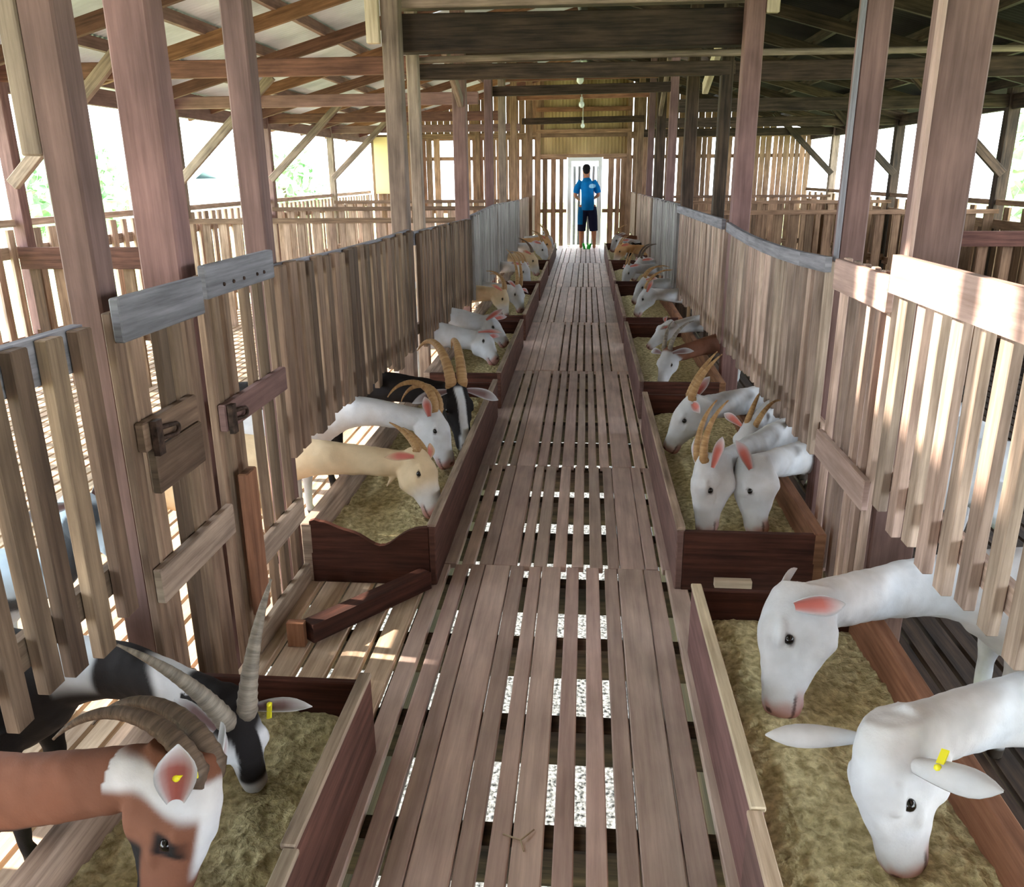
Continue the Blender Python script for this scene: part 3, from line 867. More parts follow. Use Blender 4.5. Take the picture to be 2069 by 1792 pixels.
def goat(Mz, P, N, side, label, coat='white', horns=None, ears=None, roll=0.0, yaw=0.0, voxel=.011, hl=None, group='goats at the troughs', tagged=None, beard=False, body=True, hscale=1.0, zoff=0.0, neck_r=1.0, face=None):
    Mz, P, N = V(Mz), V(P), V(N)
    h = (Mz - P); L = h.length if hl is None else hl; h.normalize()
    n = (P - N); n.normalize()
    f = (n - h * n.dot(h)).normalized()
    if face is not None:
        f = V(face); f = (f - h * f.dot(h)).normalized()
    f = Quaternion(h, math.radians(roll)) @ f
    sd = h.cross(f).normalized()
    fwd = V((-side, 0, 0)); fwd.rotate(Quaternion(V((0, 0, 1)), math.radians(yaw)))
    lat = V((-fwd.y, fwd.x, 0)); up = V((0, 0, 1))
    k = L / .30 * 1.08 * hscale
    zc = PEN_Z + .47 + zoff
    ch = V((N.x, N.y, zc)) - fwd * .22               # chest
    T = lambda s, l=0, z=0: ch + fwd * (s - .70) + lat * l + up * z
    base = V((T(.35).x, T(.35).y, PEN_Z))
    bm = bmesh.new()
    secs = [(-.03, .03, .05, .06), (.03, .09, .11, .03), (.15, .125, .15, .0), (.34, .145, .165, -.02), (.52, .135, .165, -.015), (.64, .11, .15, .0), (.74, .075, .11, .03), (.79, .03, .05, .04)]
    loft(bm, [ring(T(s, 0, dz), lat, up, a, b, 18) for s, a, b, dz in secs])
    npts = catmull([T(.50, 0, .06), T(.70, 0, .07), N, P + h * (L * .07) - f * .034 * k], 5)
    m_ = len(npts); rad = []
    for i in range(m_):
        t = i / (m_ - 1)
        w_ = (.10 * (1 - t) ** 1.3 + .044 * k * (1 - (1 - t) ** 1.3)) * neck_r
        hh = (.155 * (1 - t) ** 1.35 + .058 * k * (1 - (1 - t) ** 1.35)) * neck_r
        rad.append((w_, hh))
    rings = []
    for i, p in enumerate(npts):
        d = (npts[min(i + 1, m_ - 1)] - npts[max(i - 1, 0)]).normalized()
        u = (up - d * up.dot(d))
        if u.length < .2: u = f
        u.normalize(); s = d.cross(u)
        rings.append(ring(p, s, u, rad[i][0], rad[i][1], 16))
    loft(bm, rings)
    hs = [(-.12, .044, .060, -.026), (.0, .050, .072, -.018), (.14, .055, .080, -.017), (.27, .060, .089, -.018), (.37, .060, .090, -.018), (.47, .053, .078, -.012),
          (.59, .044, .064, -.006), (.71, .038, .053, -.002), (.83, .035, .046, .000), (.92, .035, .044, -.001), (1.0, .029, .036, -.003), (1.03, .013, .018, -.004)]
    H = lambda u, s=0, q=0: P + h * (u * L) + sd * (s * k) + f * (q * k)
    def hring(u, a, b, q):
        out = []
        for i_ in range(22):
            an = 2 * math.pi * i_ / 22
            cx_, cy_ = math.cos(an), math.sin(an)
            ex = .80
            X_ = math.copysign(abs(cx_) ** ex, cx_) * a * (1.0 - .16 * max(0, cy_) * (1 if u > .4 else .4) - .10 * max(0, -cy_))
            Y_ = math.copysign(abs(cy_) ** ex, cy_) * b
            out.append(H(u, X_, q + Y_))
        return out
    loft(bm, [hring(u, a, b, q) for u, a, b, q in hs])
    for sg in (-1, 1):
        ellipsoid(bm, H(.34, sg * .045, .037), (sd, f, h), (.020 * k, .014 * k, .034 * k))    # brow
        ellipsoid(bm, H(.44, sg * .042, -.004), (sd, f, h), (.018 * k, .012 * k, .040 * k))   # cheekbone
        ellipsoid(bm, H(.93, sg * .012, -.022), (sd, f, h), (.018 * k, .010 * k, .022 * k))   # lip
        ellipsoid(bm, H(.29, sg * .036, -.055), (sd, f, h), (.022 * k, .036 * k, .060 * k))   # cheek
        ellipsoid(bm, H(.92, sg * .014, .012), (sd, f, h), (.017 * k, .018 * k, .022 * k))    # nostril wing
    ellipsoid(bm, H(.88, 0, -.034), (sd, f, h), (.021 * k, .017 * k, .034 * k))               # chin
    ellipsoid(bm, H(.03, 0, .030), (sd, f, h), (.036 * k, .026 * k, .030 * k))                # poll
    if body:
        fl = PEN_Z
        for sg in (-1, 1):
            limb(bm, [T(.62, sg * .085, -.02), T(.61, sg * .09, -.14), T(.62, sg * .085, -.235), T(.615, sg * .085, -.40 - zoff), T(.63, sg * .085, -.44 - zoff), T(.635, sg * .085, -.468 - zoff)],
                 [.058, .044, .029, .020, .024, .027])
            limb(bm, [T(.12, sg * .08, -.01), T(.17, sg * .095, -.13), T(.07, sg * .09, -.24), T(.075, sg * .085, -.38 - zoff), T(.09, sg * .085, -.44 - zoff), T(.095, sg * .085, -.468 - zoff)],
                 [.078, .055, .028, .021, .024, .027])
        limb(bm, [T(0, 0, .09), T(-.05, 0, .12), T(-.10, 0, .09)], [.03, .024, .012])
    if beard:
        limb(bm, [H(.08, .012, -.085), H(.16, .02, -.125), H(.22, .02, -.165)], [(.013, .013), (.012, .012), (.006, .006)], 8)
    me = remeshed(bm, voxel, 7 if voxel < .009 else 4, 'body')
    nv0 = len(me.vertices)
    # small folds and unevenness of the skin
    me.update()
    co = np.empty(nv0 * 3, np.float32); me.vertices.foreach_get('co', co); co = co.reshape(-1, 3)
    no = np.empty(nv0 * 3, np.float32); me.vertex_normals.foreach_get('vector', no); no = no.reshape(-1, 3)
    amp = np.array([.0045 * noise.noise(V(q_) * 11) + .0022 * noise.noise(V(q_) * 34) for q_ in co], np.float32)
    co = co + no * amp[:, None]
    me.vertices.foreach_set('co', co.ravel())
    # coat
    co = np.empty(nv0 * 3, np.float32); me.vertices.foreach_get('co', co); co = co.reshape(-1, 3).astype(np.float64)
    rel = co - np.array(P)
    u_ = rel @ np.array(h) / L; s_ = rel @ np.array(sd) / k; f_ = rel @ np.array(f) / k
    head = (u_ > -.1) & (np.abs(s_) < .10) & (np.abs(f_) < .13) & (u_ < 1.15)
    z_ = co[:, 2]
    tors = (co - np.array(ch)) @ np.array(fwd)
    latc = (co - np.array(ch)) @ np.array(lat)
    nz = np.array([noise.noise(V((p[0] * 9, p[1] * 9, p[2] * 9))) for p in co]) if coat not in ('white', 'cream') else np.zeros(nv0)
    c = np.tile(WHITE, (nv0, 1))
    def mix(mask, colr):
        nonlocal c
        mask = np.clip(mask, 0, 1)[:, None]
        c = c * (1 - mask) + np.array(colr) * mask
    hd = head.astype(float)
    if coat == 'cream':
        c[:] = CREAM
        mix(hd * sstep(.45, .75, u_) * .75, WHITE)
    elif coat == 'black':
        c[:] = BLACK
        mix(hd * (1 - sstep(.014, .022, np.abs(s_ + .004 * nz))) * sstep(.0, .02, f_) * sstep(.02, .1, u_), WHITE)
        mix(hd * sstep(.80, .88, u_) * (1 - sstep(.02, .03, np.abs(s_))), WHITE)
    elif coat == 'blackblaze':
        c[:] = BLACK
        mix(hd * sstep(.030, .036, np.abs(s_ + .006 * nz)) * sstep(-.01, .005, f_ + .01 * nz) * (1 - sstep(.055, .07, np.abs(s_))) * sstep(.12, .3, u_), WHITE)
        mix(hd * sstep(.78, .88, u_), WHITE * .85)
        d2 = (1 - sstep(.03, .05, np.abs(tors - .12 + .05 * nz))) * sstep(.30, .36, z_)
        mix(d2 * .9, GREYW)
        mix((1 - hd) * (1 - sstep(.03, .07, np.abs(tors - .40 + .08 * nz))) * .95, WHITE)
    elif coat == 'brownwhite':
        c[:] = BROWN
        mix(hd * sstep(.050, .060, f_ + .012 * nz) * sstep(-.3, 0, u_ + .1), WHITE)
        mix(hd * (1 - sstep(.06, .14, np.abs(u_ - .10 + .08 * nz))) * .95, WHITE)
        mix(hd * (1 - sstep(.06, .10, np.abs(u_ - .40 + .06 * nz))) * (1 - sstep(.016, .036, np.abs(f_ - .022))), BLACK)
        mix(hd * sstep(.45, .55, u_ + .1 * nz) * (1 - sstep(-.03, -.015, f_ + .01 * nz)), BLACK)
        mix(hd * sstep(.80, .9, u_), WHITE * .8)
        mix((1 - hd) * (1 - sstep(-.075, -.05, z_ - (zc + .09) + .02 * nz)) * .9, BLACK)
    elif coat == 'brown':
        c[:] = BROWN
        mix(hd * sstep(.0, .1, u_) * .9, WHITE * .9)
    elif coat == 'tan':
        c[:] = TAN
        mix(hd * sstep(.4, .8, u_) * .6, WHITE)
    elif coat == 'grey':
        c[:] = np.array(lin((176, 196, 216)))  # grey-white fur; the blue cast of the sky is mixed into its colour
        mix(sstep(.05, .25, nz) * .9, BLACK)
    # nose, mouth line, nostrils
    if coat in ('white', 'cream', 'tan', 'grey', 'brown'):
        mix(hd * sstep(.86, .99, u_ + .02 * np.sin(s_ * 300)) * .8, NOSE)
        mix(hd * sstep(.74, .86, u_) * (1 - sstep(-.026, -.012, f_)) * .6, NOSE)
    mix(hd * sstep(.80, .86, u_) * (1 - sstep(.0025, .0055, np.abs(f_ + .019))) * .8, DARKN)
    mix(hd * (1 - sstep(.55, 1.0, np.hypot((u_ - .985) / .03, (np.abs(s_) - .013) / .008))) * sstep(-.002, .004, f_) * .9, DARKN)
    mix(hd * (1 - sstep(.5, 1.0, np.hypot((u_ - .39) / .070, (f_ - .020 + (u_ - .385) * .12) / .013))) * (np.abs(s_) > .03) * .85, DARKN)
    mix((1 - hd) * .0, DARKN)
    # legs end in dark hooves
    mix((1 - hd) * (1 - sstep(PEN_Z + .035, PEN_Z + .05, z_)), lin((66, 58, 50)))
    # ears are part of the skin
    verts = [tuple(p) for p in co]; cols = [tuple(x) for x in c]
    nf0 = len(me.polygons)
    ls = np.empty(nf0, np.int32); lt = np.empty(nf0, np.int32); me.polygons.foreach_get('loop_start', ls); me.polygons.foreach_get('loop_total', lt)
    vi = np.empty(len(me.loops), np.int32); me.loops.foreach_get('vertex_index', vi)
    faces = [tuple(vi[a:a + b]) for a, b in zip(ls, lt)]
    bpy.data.meshes.remove(me)
    ears = ears or [None, None]
    eb = []
    for sg, e in (((-1, ears[0]), (1, ears[1])) if side < 0 else ((1, ears[0]), (-1, ears[1]))):
        e = e or {}
        bs = H(.07, sg * .044, .012)
        dr = e.get('dir')
        dv = V(dr).normalized() if dr else (sd * (sg * .85) - h * .35 - f * .25).normalized()
        nv = V(e['open']).normalized() if e.get('open') else (f * .8 + h * .1 - up * .0)
        nv = (nv - dv * nv.dot(dv)).normalized()
        wv = dv.cross(nv).normalized()
        el = e.get('len', .155) * k; ew = e.get('wid', .038) * k
        eb.append((bs, dv, nv, wv, el, ew))
        NT, NW = 9, 6; b0 = len(verts)
        for lay in (1, -1):
            for i in range(NT + 1):
                t = i / NT
                pr = (.42 + 1.5 * t - 1.05 * t * t) * (1 - t ** 5) if t < 1 else .03
                pr = max(pr * .78, .04)
                for j in range(NW + 1):
                    q = -1 + 2 * j / NW
                    cup = .55 * ew * (q * q) * pr + (.25 * ew * (1 - t))
                    p = bs + dv * (el * t) + wv * (ew * pr * q * (1 - .25 * abs(q) * (1 - t))) + nv * (cup + lay * .0022 * k * (1.25 - t)) - up * (e.get('droop', .02) * t * t)
                    verts.append(tuple(p))
                    if lay == 1:
                        inner = PINK if coat in ('white', 'cream', 'tan') else (np.array(lin((150, 84, 76))) if coat == 'brownwhite' else np.array(lin((120, 96, 96))))
                        edge = max(0, 1 - abs(q) ** 3) * min(1, (1 - t) * 2.2)
                        outer_c = WHITE if coat in ('white', 'brownwhite', 'black', 'blackblaze', 'brown') else (CREAM if coat == 'cream' else (TAN if coat == 'tan' else GREYW))
                        cols.append(tuple(np.array(inner) * edge + np.array(outer_c) * (1 - edge)))
                    else:
                        oc = {'white': WHITE, 'cream': CREAM, 'black': GREYW, 'blackblaze': WHITE * .9, 'brownwhite': WHITE, 'brown': BROWN, 'tan': TAN, 'grey': GREYW}[coat]
                        cols.append(tuple(oc))
        W1 = NW + 1; off = (NT + 1) * W1
        for i in range(NT):
            for j in range(NW):
                a = b0 + i * W1 + j
                faces.append((a, a + 1, a + W1 + 1, a + W1))
                a += off
                faces.append((a, a + W1, a + W1 + 1, a + 1))
        for i in range(NT):
            for j in (0, NW):
                a = b0 + i * W1 + j
                faces.append((a, a + W1, a + W1 + off, a + off) if j == 0 else (a, a + off, a + W1 + off, a + W1))
        for j in range(NW):
            a = b0 + NT * W1 + j
            faces.append((a, a + 1, a + 1 + off, a + off))
    root = empty('goat', base, label, 'goat', group)
    me = bpy.data.meshes.new('body')
    me.from_pydata([(p[0] - base.x, p[1] - base.y, p[2] - base.z) for p in verts], [], faces)
    at = me.color_attributes.new('coat', 'FLOAT_COLOR', 'POINT')
    cc = np.ones((len(verts), 4), np.float32); cc[:, :3] = np.array(cols)
    at.data.foreach_set('color', cc.ravel())
    me.polygons.foreach_set('use_smooth', np.ones(len(faces), dtype=bool))
    me.materials.append(M['fur']); me.update()
    bo = bpy.data.objects.new('body', me); COL.objects.link(bo); bo.parent = root
    for sg in (-1, 1):
        q = MB(); cpt = H(.385, sg * .0525, .020); q.ball(cpt, .0118 * k, 12, 8)
        q.build('eye', M['eye'], root)
    if horns:
        hl_, hr, curl, splay, hm, fw = horns[:6]
        for sg in (-1, 1):
            p = H(.0, sg * .024, .038); pts = [p - (f * .02 - h * .0) * k]; rads = [hr]
            n_ = 46 if voxel < .010 else 22
            d0 = (-h * .92 + f * fw).normalized(); back = (-f - h * 0.15).normalized()
            back = (back - d0 * back.dot(d0)).normalized()
            for i in range(n_ + 1):
                t = i / n_
                an = curl * t
                d_ = d0 * math.cos(an) + back * math.sin(an) + sd * (sg * splay * (.35 + .9 * t))
                d_.normalize()
                p = p + d_ * (hl_ / n_)
                pts.append(p.copy())
                ridge = 1 + .07 * math.sin(t * 95) * (1 - t) if voxel < .010 else 1
                rads.append(max(.003, hr * (1 - t) ** .75 * ridge + .0015))
            q = MB(); q.tube(pts, rads, n=12); q.build('horn', M[hm], root)
    if tagged is not None:
        bs, dv, nv, wv, el, ew = eb[tagged]
        c0 = bs + dv * (el * .34) + nv * .012
        q = MB(); q.beam(c0 - wv * .004, c0 + dv * .004 + wv * .034 * k, .012 * k, .004, tuple(nv))
        q.ball(c0, .007 * k, 8, 6)
        q.build('ear_tag', M['tag'], bo)
    return root

HG = 'goats at the left troughs'; HR = 'goats at the right troughs'
near = .0065
# right side, near to far
goat((.548, 1.947, .155), (.600, 2.110, .425), (1.02, 2.36, .335), 1, 'white hornless goat, pink mouth on feed, farther of two in nearest right trough', voxel=near, group=HR, face=(-1, -.02, .2), neck_r=1.05, hscale=1.06,
     ears=[{'dir': (.3, .55, .30), 'len': .13}, {'dir': (.80, -.35, .35), 'open': (-.1, -1, .1), 'len': .11, 'wid': .042}])
goat((.693, 1.438, .150), (.645, 1.500, .435), (1.02, 1.70, .375), 1, 'white hornless goat nearest the camera on the right, long ears spread, yellow tag', voxel=near, group=HR, face=(-.85, -.36, .1), neck_r=1.0, hscale=1.16, tagged=1,
     ears=[{'dir': (-.97, .05, -.02), 'open': (0, .6, -.6), 'len': .165, 'wid': .034, 'droop': .01}, {'dir': (.62, -.55, .22), 'open': (.2, .5, -.9), 'len': .15, 'wid': .042}])
goat((.515, 3.16, .140), (.525, 3.24, .425), (1.02, 3.98, .33), 1, 'white horned goat with pink ears, left of the pair at the plain dark end board', voxel=.009, group=HR, face=(-.9, -.3, .1),
     horns=(.27, .017, .95, .10, 'horn_tan', .15), ears=[{'dir': (-.1, .6, .7), 'len': .14}, {'dir': (.25, .15, 1), 'open': (-.1, -1, .1), 'len': .14, 'wid': .032}])
goat((.725, 3.17, .135), (.690, 3.28, .405), (1.02, 3.62, .325), 1, 'white goat with one red ear, right of the pair at the plain dark end board', voxel=.009, group=HR, face=(-1, .05, .1),
     ears=[{'dir': (.3, .8, .2), 'len': .14}, {'dir': (-.35, -.1, .8), 'open': (.3, -1, .2), 'len': .15, 'wid': .040}])
goat((.74, 3.88, .145), (.83, 3.95, .365), (1.02, 4.32, .34), 1, 'white goat with a thin curved horn, just behind the pair at the dark end board', voxel=.010, group=HR,
     horns=(.26, .014, 1.3, .16, 'horn_tan', -.1))
goat((.454, 4.149, .165), (.590, 4.18, .425), (1.02, 4.66, .315), 1, 'white goat with tall tan horns and upright pink ear in the second right trough', voxel=.0085, group=HR, face=(-1, -.05, .3), neck_r=1.05,
     horns=(.27, .020, .55, .12, 'horn_tan', .2), ears=[{'dir': (.55, .25, .85), 'open': (-.3, -1, .2), 'len': .17, 'wid': .040}, {'dir': (.1, -.95, .1), 'open': (-.6, -.1, .6), 'len': .12}])
goat((.545, 5.62, .13), (.60, 5.74, .36), (1.02, 6.15, .35), 1, 'brown goat with pale grey horns in the third right trough', coat='brown', voxel=.010, group=HR, face=(-.6, -.7, .3),
     horns=(.30, .016, 1.1, .26, 'horn_grey', .1))
goat((.535, 6.80, .17), (.72, 6.84, .36), (1.02, 7.12, .33), 1, 'white goat without horns behind the brown one in the third right trough', voxel=.011, group=HR,
     ears=[{'dir': (.1, .9, .3)}, {'dir': (-.7, -.6, .15), 'open': (-.2, -.4, .8)}])
goat((.535, 8.55, .15), (.66, 8.60, .40), (1.02, 8.75, .33), 1, 'white goat with long arched horns in the fourth right trough', voxel=.012, group=HR, face=(-1, 0, .3),
     horns=(.34, .018, 1.4, .12, 'horn_tan', .2), ears=[None, {'dir': (.3, -.2, .9), 'open': (-.4, -1, .1)}])
goat((.56, 9.4, .15), (.70, 9.5, .40), (1.02, 9.6, .33), 1, 'tan-horned white goat half hidden behind the arched-horn goat on the right', voxel=.013, group=HR, horns=(.32, .016, 1.5, .2, 'horn_tan', .1))
goat((.50, 10.85, .15), (.58, 10.95, .40), (1.02, 11.25, .33), 1, 'small white goat with upright pinkish horns in the fifth right trough', voxel=.013, group=HR, horns=(.22, .014, .5, .12, 'horn_tan', .2))
goat((.66, 11.5, .15), (.78, 11.6, .42), (1.02, 11.75, .33), 1, 'white goat with dark arched horns by the fence in the fifth right trough', voxel=.013, group=HR, horns=(.36, .017, 1.6, .12, 'horn_dark', .25))
goat((.48, 13.8, .15), (.60, 13.9, .42), (1.02, 14.1, .33), 1, 'tan goat in the last right trough, next to the walkway', coat='tan', voxel=.014, group=HR, horns=(.2, .014, .9, .2, 'horn_tan', .1))
goat((.55, 15.0, .15), (.66, 15.05, .43), (1.02, 15.25, .33), 1, 'white goat in the middle of the last right trough', voxel=.014, group=HR)
goat((.70, 14.55, .15), (.82, 14.6, .38), (1.05, 14.85, .33), 1, 'black goat beside the fence in the last right trough', coat='black', voxel=.014, group=HR)
goat((.50, 15.9, .15), (.62, 16.0, .44), (1.02, 16.15, .33), 1, 'brown goat farthest along the right trough row', coat='brown', voxel=.014, group=HR, horns=(.25, .014, 1.0, .2, 'horn_tan', .1))
# left side, near to far
goat((-.815, 1.185, .160), (-.750, 1.275, .450), (-1.15, 1.30, .350), -1, 'brown and white goat nearest the camera, ridged dark horns, yellow ear tag', coat='brownwhite', voxel=near, group=HG, face=(1, -.18, .1), neck_r=1.0, tagged=1,
     horns=(.38, .024, 1.9, .08, 'horn_dark', -.75), ears=[{'dir': (-.2, .9, .35), 'len': .12}, {'dir': (.20, -.15, .95), 'open': (.35, -1, -.1), 'len': .135, 'wid': .055}])
goat((-.775, 1.585, .145), (-.795, 1.56, .375), (-1.15, 1.72, .36), -1, 'black goat with white face stripes and tall grey horns behind the brown goat', coat='blackblaze', voxel=near, group=HG, face=(.62, -.75, .2), tagged=0, hscale=1.12,
     horns=(.31, .023, .75, .70, 'horn_grey', .05), ears=[{'dir': (.95, -.1, .30), 'open': (.1, -.6, .8), 'len': .17, 'wid': .030}, {'dir': (-.75, .1, .60), 'open': (.2, -1, .2), 'len': .14}])
goat((-.618, 3.221, .165), (-.735, 3.40, .365), (-1.15, 3.36, .365), -1, 'cream goat with a throat wattle eating at the wavy end board', coat='cream', voxel=near, group=HG, face=(1, -.2, .5), beard=True,
     horns=(.20, .018, .55, .16, 'horn_tan', -.1), ears=[{'dir': (.1, .8, .5), 'len': .12}, {'dir': (-.62, -.6, .30), 'open': (.3, -.7, .3), 'len': .14, 'wid': .032}])
goat((-.66, 3.83, .165), (-.77, 3.97, .395), (-1.15, 3.92, .42), -1, 'white goat with orange curled horns between the cream and the black goat', voxel=.008, group=HG, face=(1, -.15, .4),
     horns=(.36, .023, 2.8, .16, 'horn_tan', .5), ears=[None, {'dir': (-.1, -.15, .9), 'open': (.3, -1, 0), 'len': .12}])
goat((-.625, 4.17, .150), (-.700, 4.36, .43), (-1.15, 4.50, .40), -1, 'black goat with a white blaze and big swept horns in the second left trough', coat='black', voxel=.008, group=HG, face=(.4, -.85, .3),
     horns=(.58, .030, 2.0, .16, 'horn_tan', .25), ears=[{'dir': (.7, .3, -.2)}, {'dir': (-.7, -.3, -.1)}])
goat((-.655, 6.90, .165), (-.83, 7.02, .36), (-1.15, 6.96, .38), -1, 'white goat with a raised ear, upper of the two in the third left trough', voxel=.010, group=HG, face=(1, -.2, .6), neck_r=1.25,
     ears=[{'dir': (.7, .5, .25)}, {'dir': (.75, -.1, .6), 'open': (0, -1, .3), 'len': .18}])
goat((-.675, 6.22, .165), (-.82, 6.44, .33), (-1.15, 6.38, .345), -1, 'white goat with muzzle low in the feed, lower of two in the third left trough', voxel=.010, group=HG, face=(1, -.2, .6), neck_r=1.25,
     ears=[{'dir': (.5, .7, .1)}, {'dir': (.9, -.1, .15), 'open': (0, -.5, .9), 'len': .18}])
goat((-.80, 8.42, .15), (-.86, 8.55, .40), (-1.15, 8.62, .36), -1, 'cream goat with a brown curved horn in the fourth left trough', coat='cream', voxel=.012, group=HG, neck_r=1.15,
     horns=(.30, .018, 1.7, .10, 'horn_tan', .3))
goat((-.67, 8.75, .155), (-.73, 8.95, .38), (-1.15, 9.15, .35), -1, 'white goat with very long tan horns in the fourth left trough', voxel=.012, group=HG, face=(.7, -.6, .4),
     horns=(.50, .019, .9, .06, 'horn_tan', .35), ears=[None, {'dir': (-.3, -.6, .5)}])
goat((-.72, 10.9, .15), (-.82, 11.0, .42), (-1.15, 11.2, .36), -1, 'white goat in the near half of the fifth left trough', voxel=.013, group=HG, horns=(.26, .015, 1.5, .15, 'horn_tan', .2))
goat((-.68, 12.1, .15), (-.80, 12.2, .44), (-1.15, 12.25, .36), -1, 'cream yellow goat in the far half of the fifth left trough', coat='cream', voxel=.013, group=HG, horns=(.3, .016, 1.2, .15, 'horn_dark', .2))
goat((-.62, 13.9, .15), (-.74, 14.0, .45), (-1.15, 14.15, .36), -1, 'white goat first in the last left trough', voxel=.014, group=HG, horns=(.28, .015, 1.2, .15, 'horn_tan', .2))
goat((-.60, 14.9, .15), (-.72, 15.0, .46), (-1.15, 15.1, .36), -1, 'tan goat second in the last left trough', coat='tan', voxel=.014, group=HG, horns=(.3, .015, .9, .2, 'horn_tan', .2))
goat((-.60, 15.75, .15), (-.72, 15.65, .46), (-1.15, 15.6, .36), -1, 'pale goat farthest along the left trough row', voxel=.014, group=HG, horns=(.28, .015, 1.2, .2, 'horn_tan', .2))
# standing in the pen behind the nearest left panel
goat((-1.34, 2.12, .46), (-1.50, 2.16, .64), (-1.62, 2.20, .40), -1, 'grey-white goat with blue skylight in its coat standing inside the pen behind the nearest left slats', coat='grey', voxel=.011, group=HG)

# ------------------------------------------------------------------ person at the end door
def person(px, py):
    r = empty('person', (px, py, 0), 'person in blue T-shirt and dark shorts standing in the end doorway, seen from behind', 'person')
    P_ = lambda x, y, z: V((px + x, py + y, z))
    SK = lin((176, 122, 96))
    bm = bmesh.new()
    # trunk, neck, head
    limb(bm, [P_(.01, .0, .84), P_(.01, .0, .95), P_(.0, .0, 1.10), P_(-.01, .01, 1.25), P_(-.015, .02, 1.37), P_(-.02, .03, 1.43), P_(-.025, .045, 1.50), P_(-.028, .055, 1.54)],
         [(.15, .10), (.16, .11), (.145, .10), (.165, .11), (.17, .10), (.09, .07), (.052, .055), (.05, .055)], 16)
    ellipsoid(bm, P_(-.03, .065, 1.612), (V((1, 0, 0)), V((0, 1, 0)), V((0, 0, 1))), (.083, .102, .122))
    ellipsoid(bm, P_(-.032, .115, 1.575), (V((1, 0, 0)), V((0, 1, 0)), V((0, 0, 1))), (.05, .05, .055))
    ellipsoid(bm, P_(-.034, .165, 1.595), (V((1, 0, 0)), V((0, 1, 0)), V((0, 0, 1))), (.014, .018, .022))
    for sg in (-1, 1):
        ellipsoid(bm, P_(-.03 + sg * .077, .06, 1.605), (V((1, 0, 0)), V((0, 1, 0)), V((0, 0, 1))), (.010, .020, .032))
    # legs
    limb(bm, [P_(-.08, 0, .90), P_(-.10, .01, .70), P_(-.11, .02, .48), P_(-.115, -.01, .34), P_(-.12, .0, .10), P_(-.12, .0, .05)], [.095, .085, .058, .056, .036, .038], 12)
    limb(bm, [P_(.09, 0, .90), P_(.12, .0, .70), P_(.145, .0, .48), P_(.155, -.03, .34), P_(.165, -.02, .10), P_(.165, -.02, .05)], [.095, .085, .058, .056, .036, .038], 12)
    for x, y in ((-.12, .0), (.165, -.02)):
        limb(bm, [P_(x, y - .05, .035), P_(x, y + .05, .035), P_(x, y + .16, .025), P_(x, y + .19, .02)], [(.035, .032), (.042, .034), (.042, .024), (.03, .016)], 10)
    # arms: left bent forward, right hanging in front
    for pts in (([P_(-.17, .02, 1.37), P_(-.235, .03, 1.20), P_(-.255, .06, 1.10), P_(-.215, .22, 1.03), P_(-.20, .28, 1.02)]),
                ([P_(.15, .02, 1.37), P_(.215, .03, 1.20), P_(.225, .06, 1.10), P_(.16, .22, 1.04), P_(.13, .27, 1.03)])):
        limb(bm, pts, [.055, .047, .042, .030, .026], 10)
        e = pts[-1]; d_ = (pts[-1] - pts[-2]).normalized(); s_ = d_.cross(V((0, 0, 1))).normalized()
        limb(bm, [e, e + d_ * .04, e + d_ * .09], [(.022, .030), (.024, .040), (.020, .036)], 8)
        for q in range(4):
            b = e + d_ * .085 + V((0, 0, .028 - .018 * q))
            limb(bm, [b, b + d_ * .035, b + d_ * (.055 + (.012 if q in (1, 2) else 0)) - s_ * .012], [.0085, .008, .006], 6)
        b = e + d_ * .03 + V((0, 0, .035))
        limb(bm, [b, b + d_ * .03 + V((0, 0, .025)), b + d_ * .055 + V((0, 0, .03))], [.010, .009, .007], 6)
    me = remeshed(bm, .009, 3, 'body')
    def finish(me, name, fn, parent):
        nv = len(me.vertices); cc = np.ones((nv, 4), np.float32)
        for v in me.vertices:
            cc[v.index, :3] = fn(v.co - V((px, py, 0)))
            v.co = v.co - V((px, py, 0))
        at = me.color_attributes.new('coat', 'FLOAT_COLOR', 'POINT'); at.data.foreach_set('color', cc.ravel())
        me.materials.clear(); me.materials.append(M['cloth'])
        me.polygons.foreach_set('use_smooth', np.ones(len(me.polygons), dtype=bool))
        o = bpy.data.objects.new(name, me); COL.objects.link(o); o.parent = parent
        return o
    def skin(p):
        if p.y > .12 and 1.60 < p.z < 1.625 and .02 < abs(p.x + .03) < .04: return lin((40, 28, 24))
        if p.y > .13 and 1.545 < p.z < 1.553 and abs(p.x + .03) < .025: return lin((130, 70, 64))
        return SK
    finish(me, 'body', skin, r)
    bm = bmesh.new()
    ellipsoid(bm, P_(-.03, .05, 1.645), (V((1, 0, 0)), V((0, 1, 0)), V((0, 0, 1))), (.090, .106, .098))
    ellipsoid(bm, P_(-.03, .0, 1.60), (V((1, 0, 0)), V((0, 1, 0)), V((0, 0, 1))), (.072, .05, .07))
    finish(remeshed(bm, .010, 2, 'hair'), 'hair', lambda p: lin((24, 22, 24)), r)
    bm = bmesh.new()
    limb(bm, [P_(.01, .0, .80), P_(.01, .0, .95), P_(.0, .0, 1.10), P_(-.01, .01, 1.25), P_(-.015, .02, 1.37), P_(-.02, .025, 1.43), P_(-.022, .03, 1.455)],
         [(.205, .145), (.195, .145), (.185, .135), (.19, .135), (.185, .12), (.11, .09), (.065, .065)], 18)
    limb(bm, [P_(-.13, .02, 1.39), P_(-.22, .03, 1.25), P_(-.245, .045, 1.15)], [.075, .070, .068], 12)
    limb(bm, [P_(.11, .02, 1.39), P_(.20, .03, 1.25), P_(.222, .045, 1.15)], [.075, .070, .068], 12)
    def shirt(p):
        if p.y < 0 and math.hypot((p.x - .10) / .07, (p.z - 1.29) / .045) < 1: return lin((150, 200, 226))
        return lin((0, 104, 168))
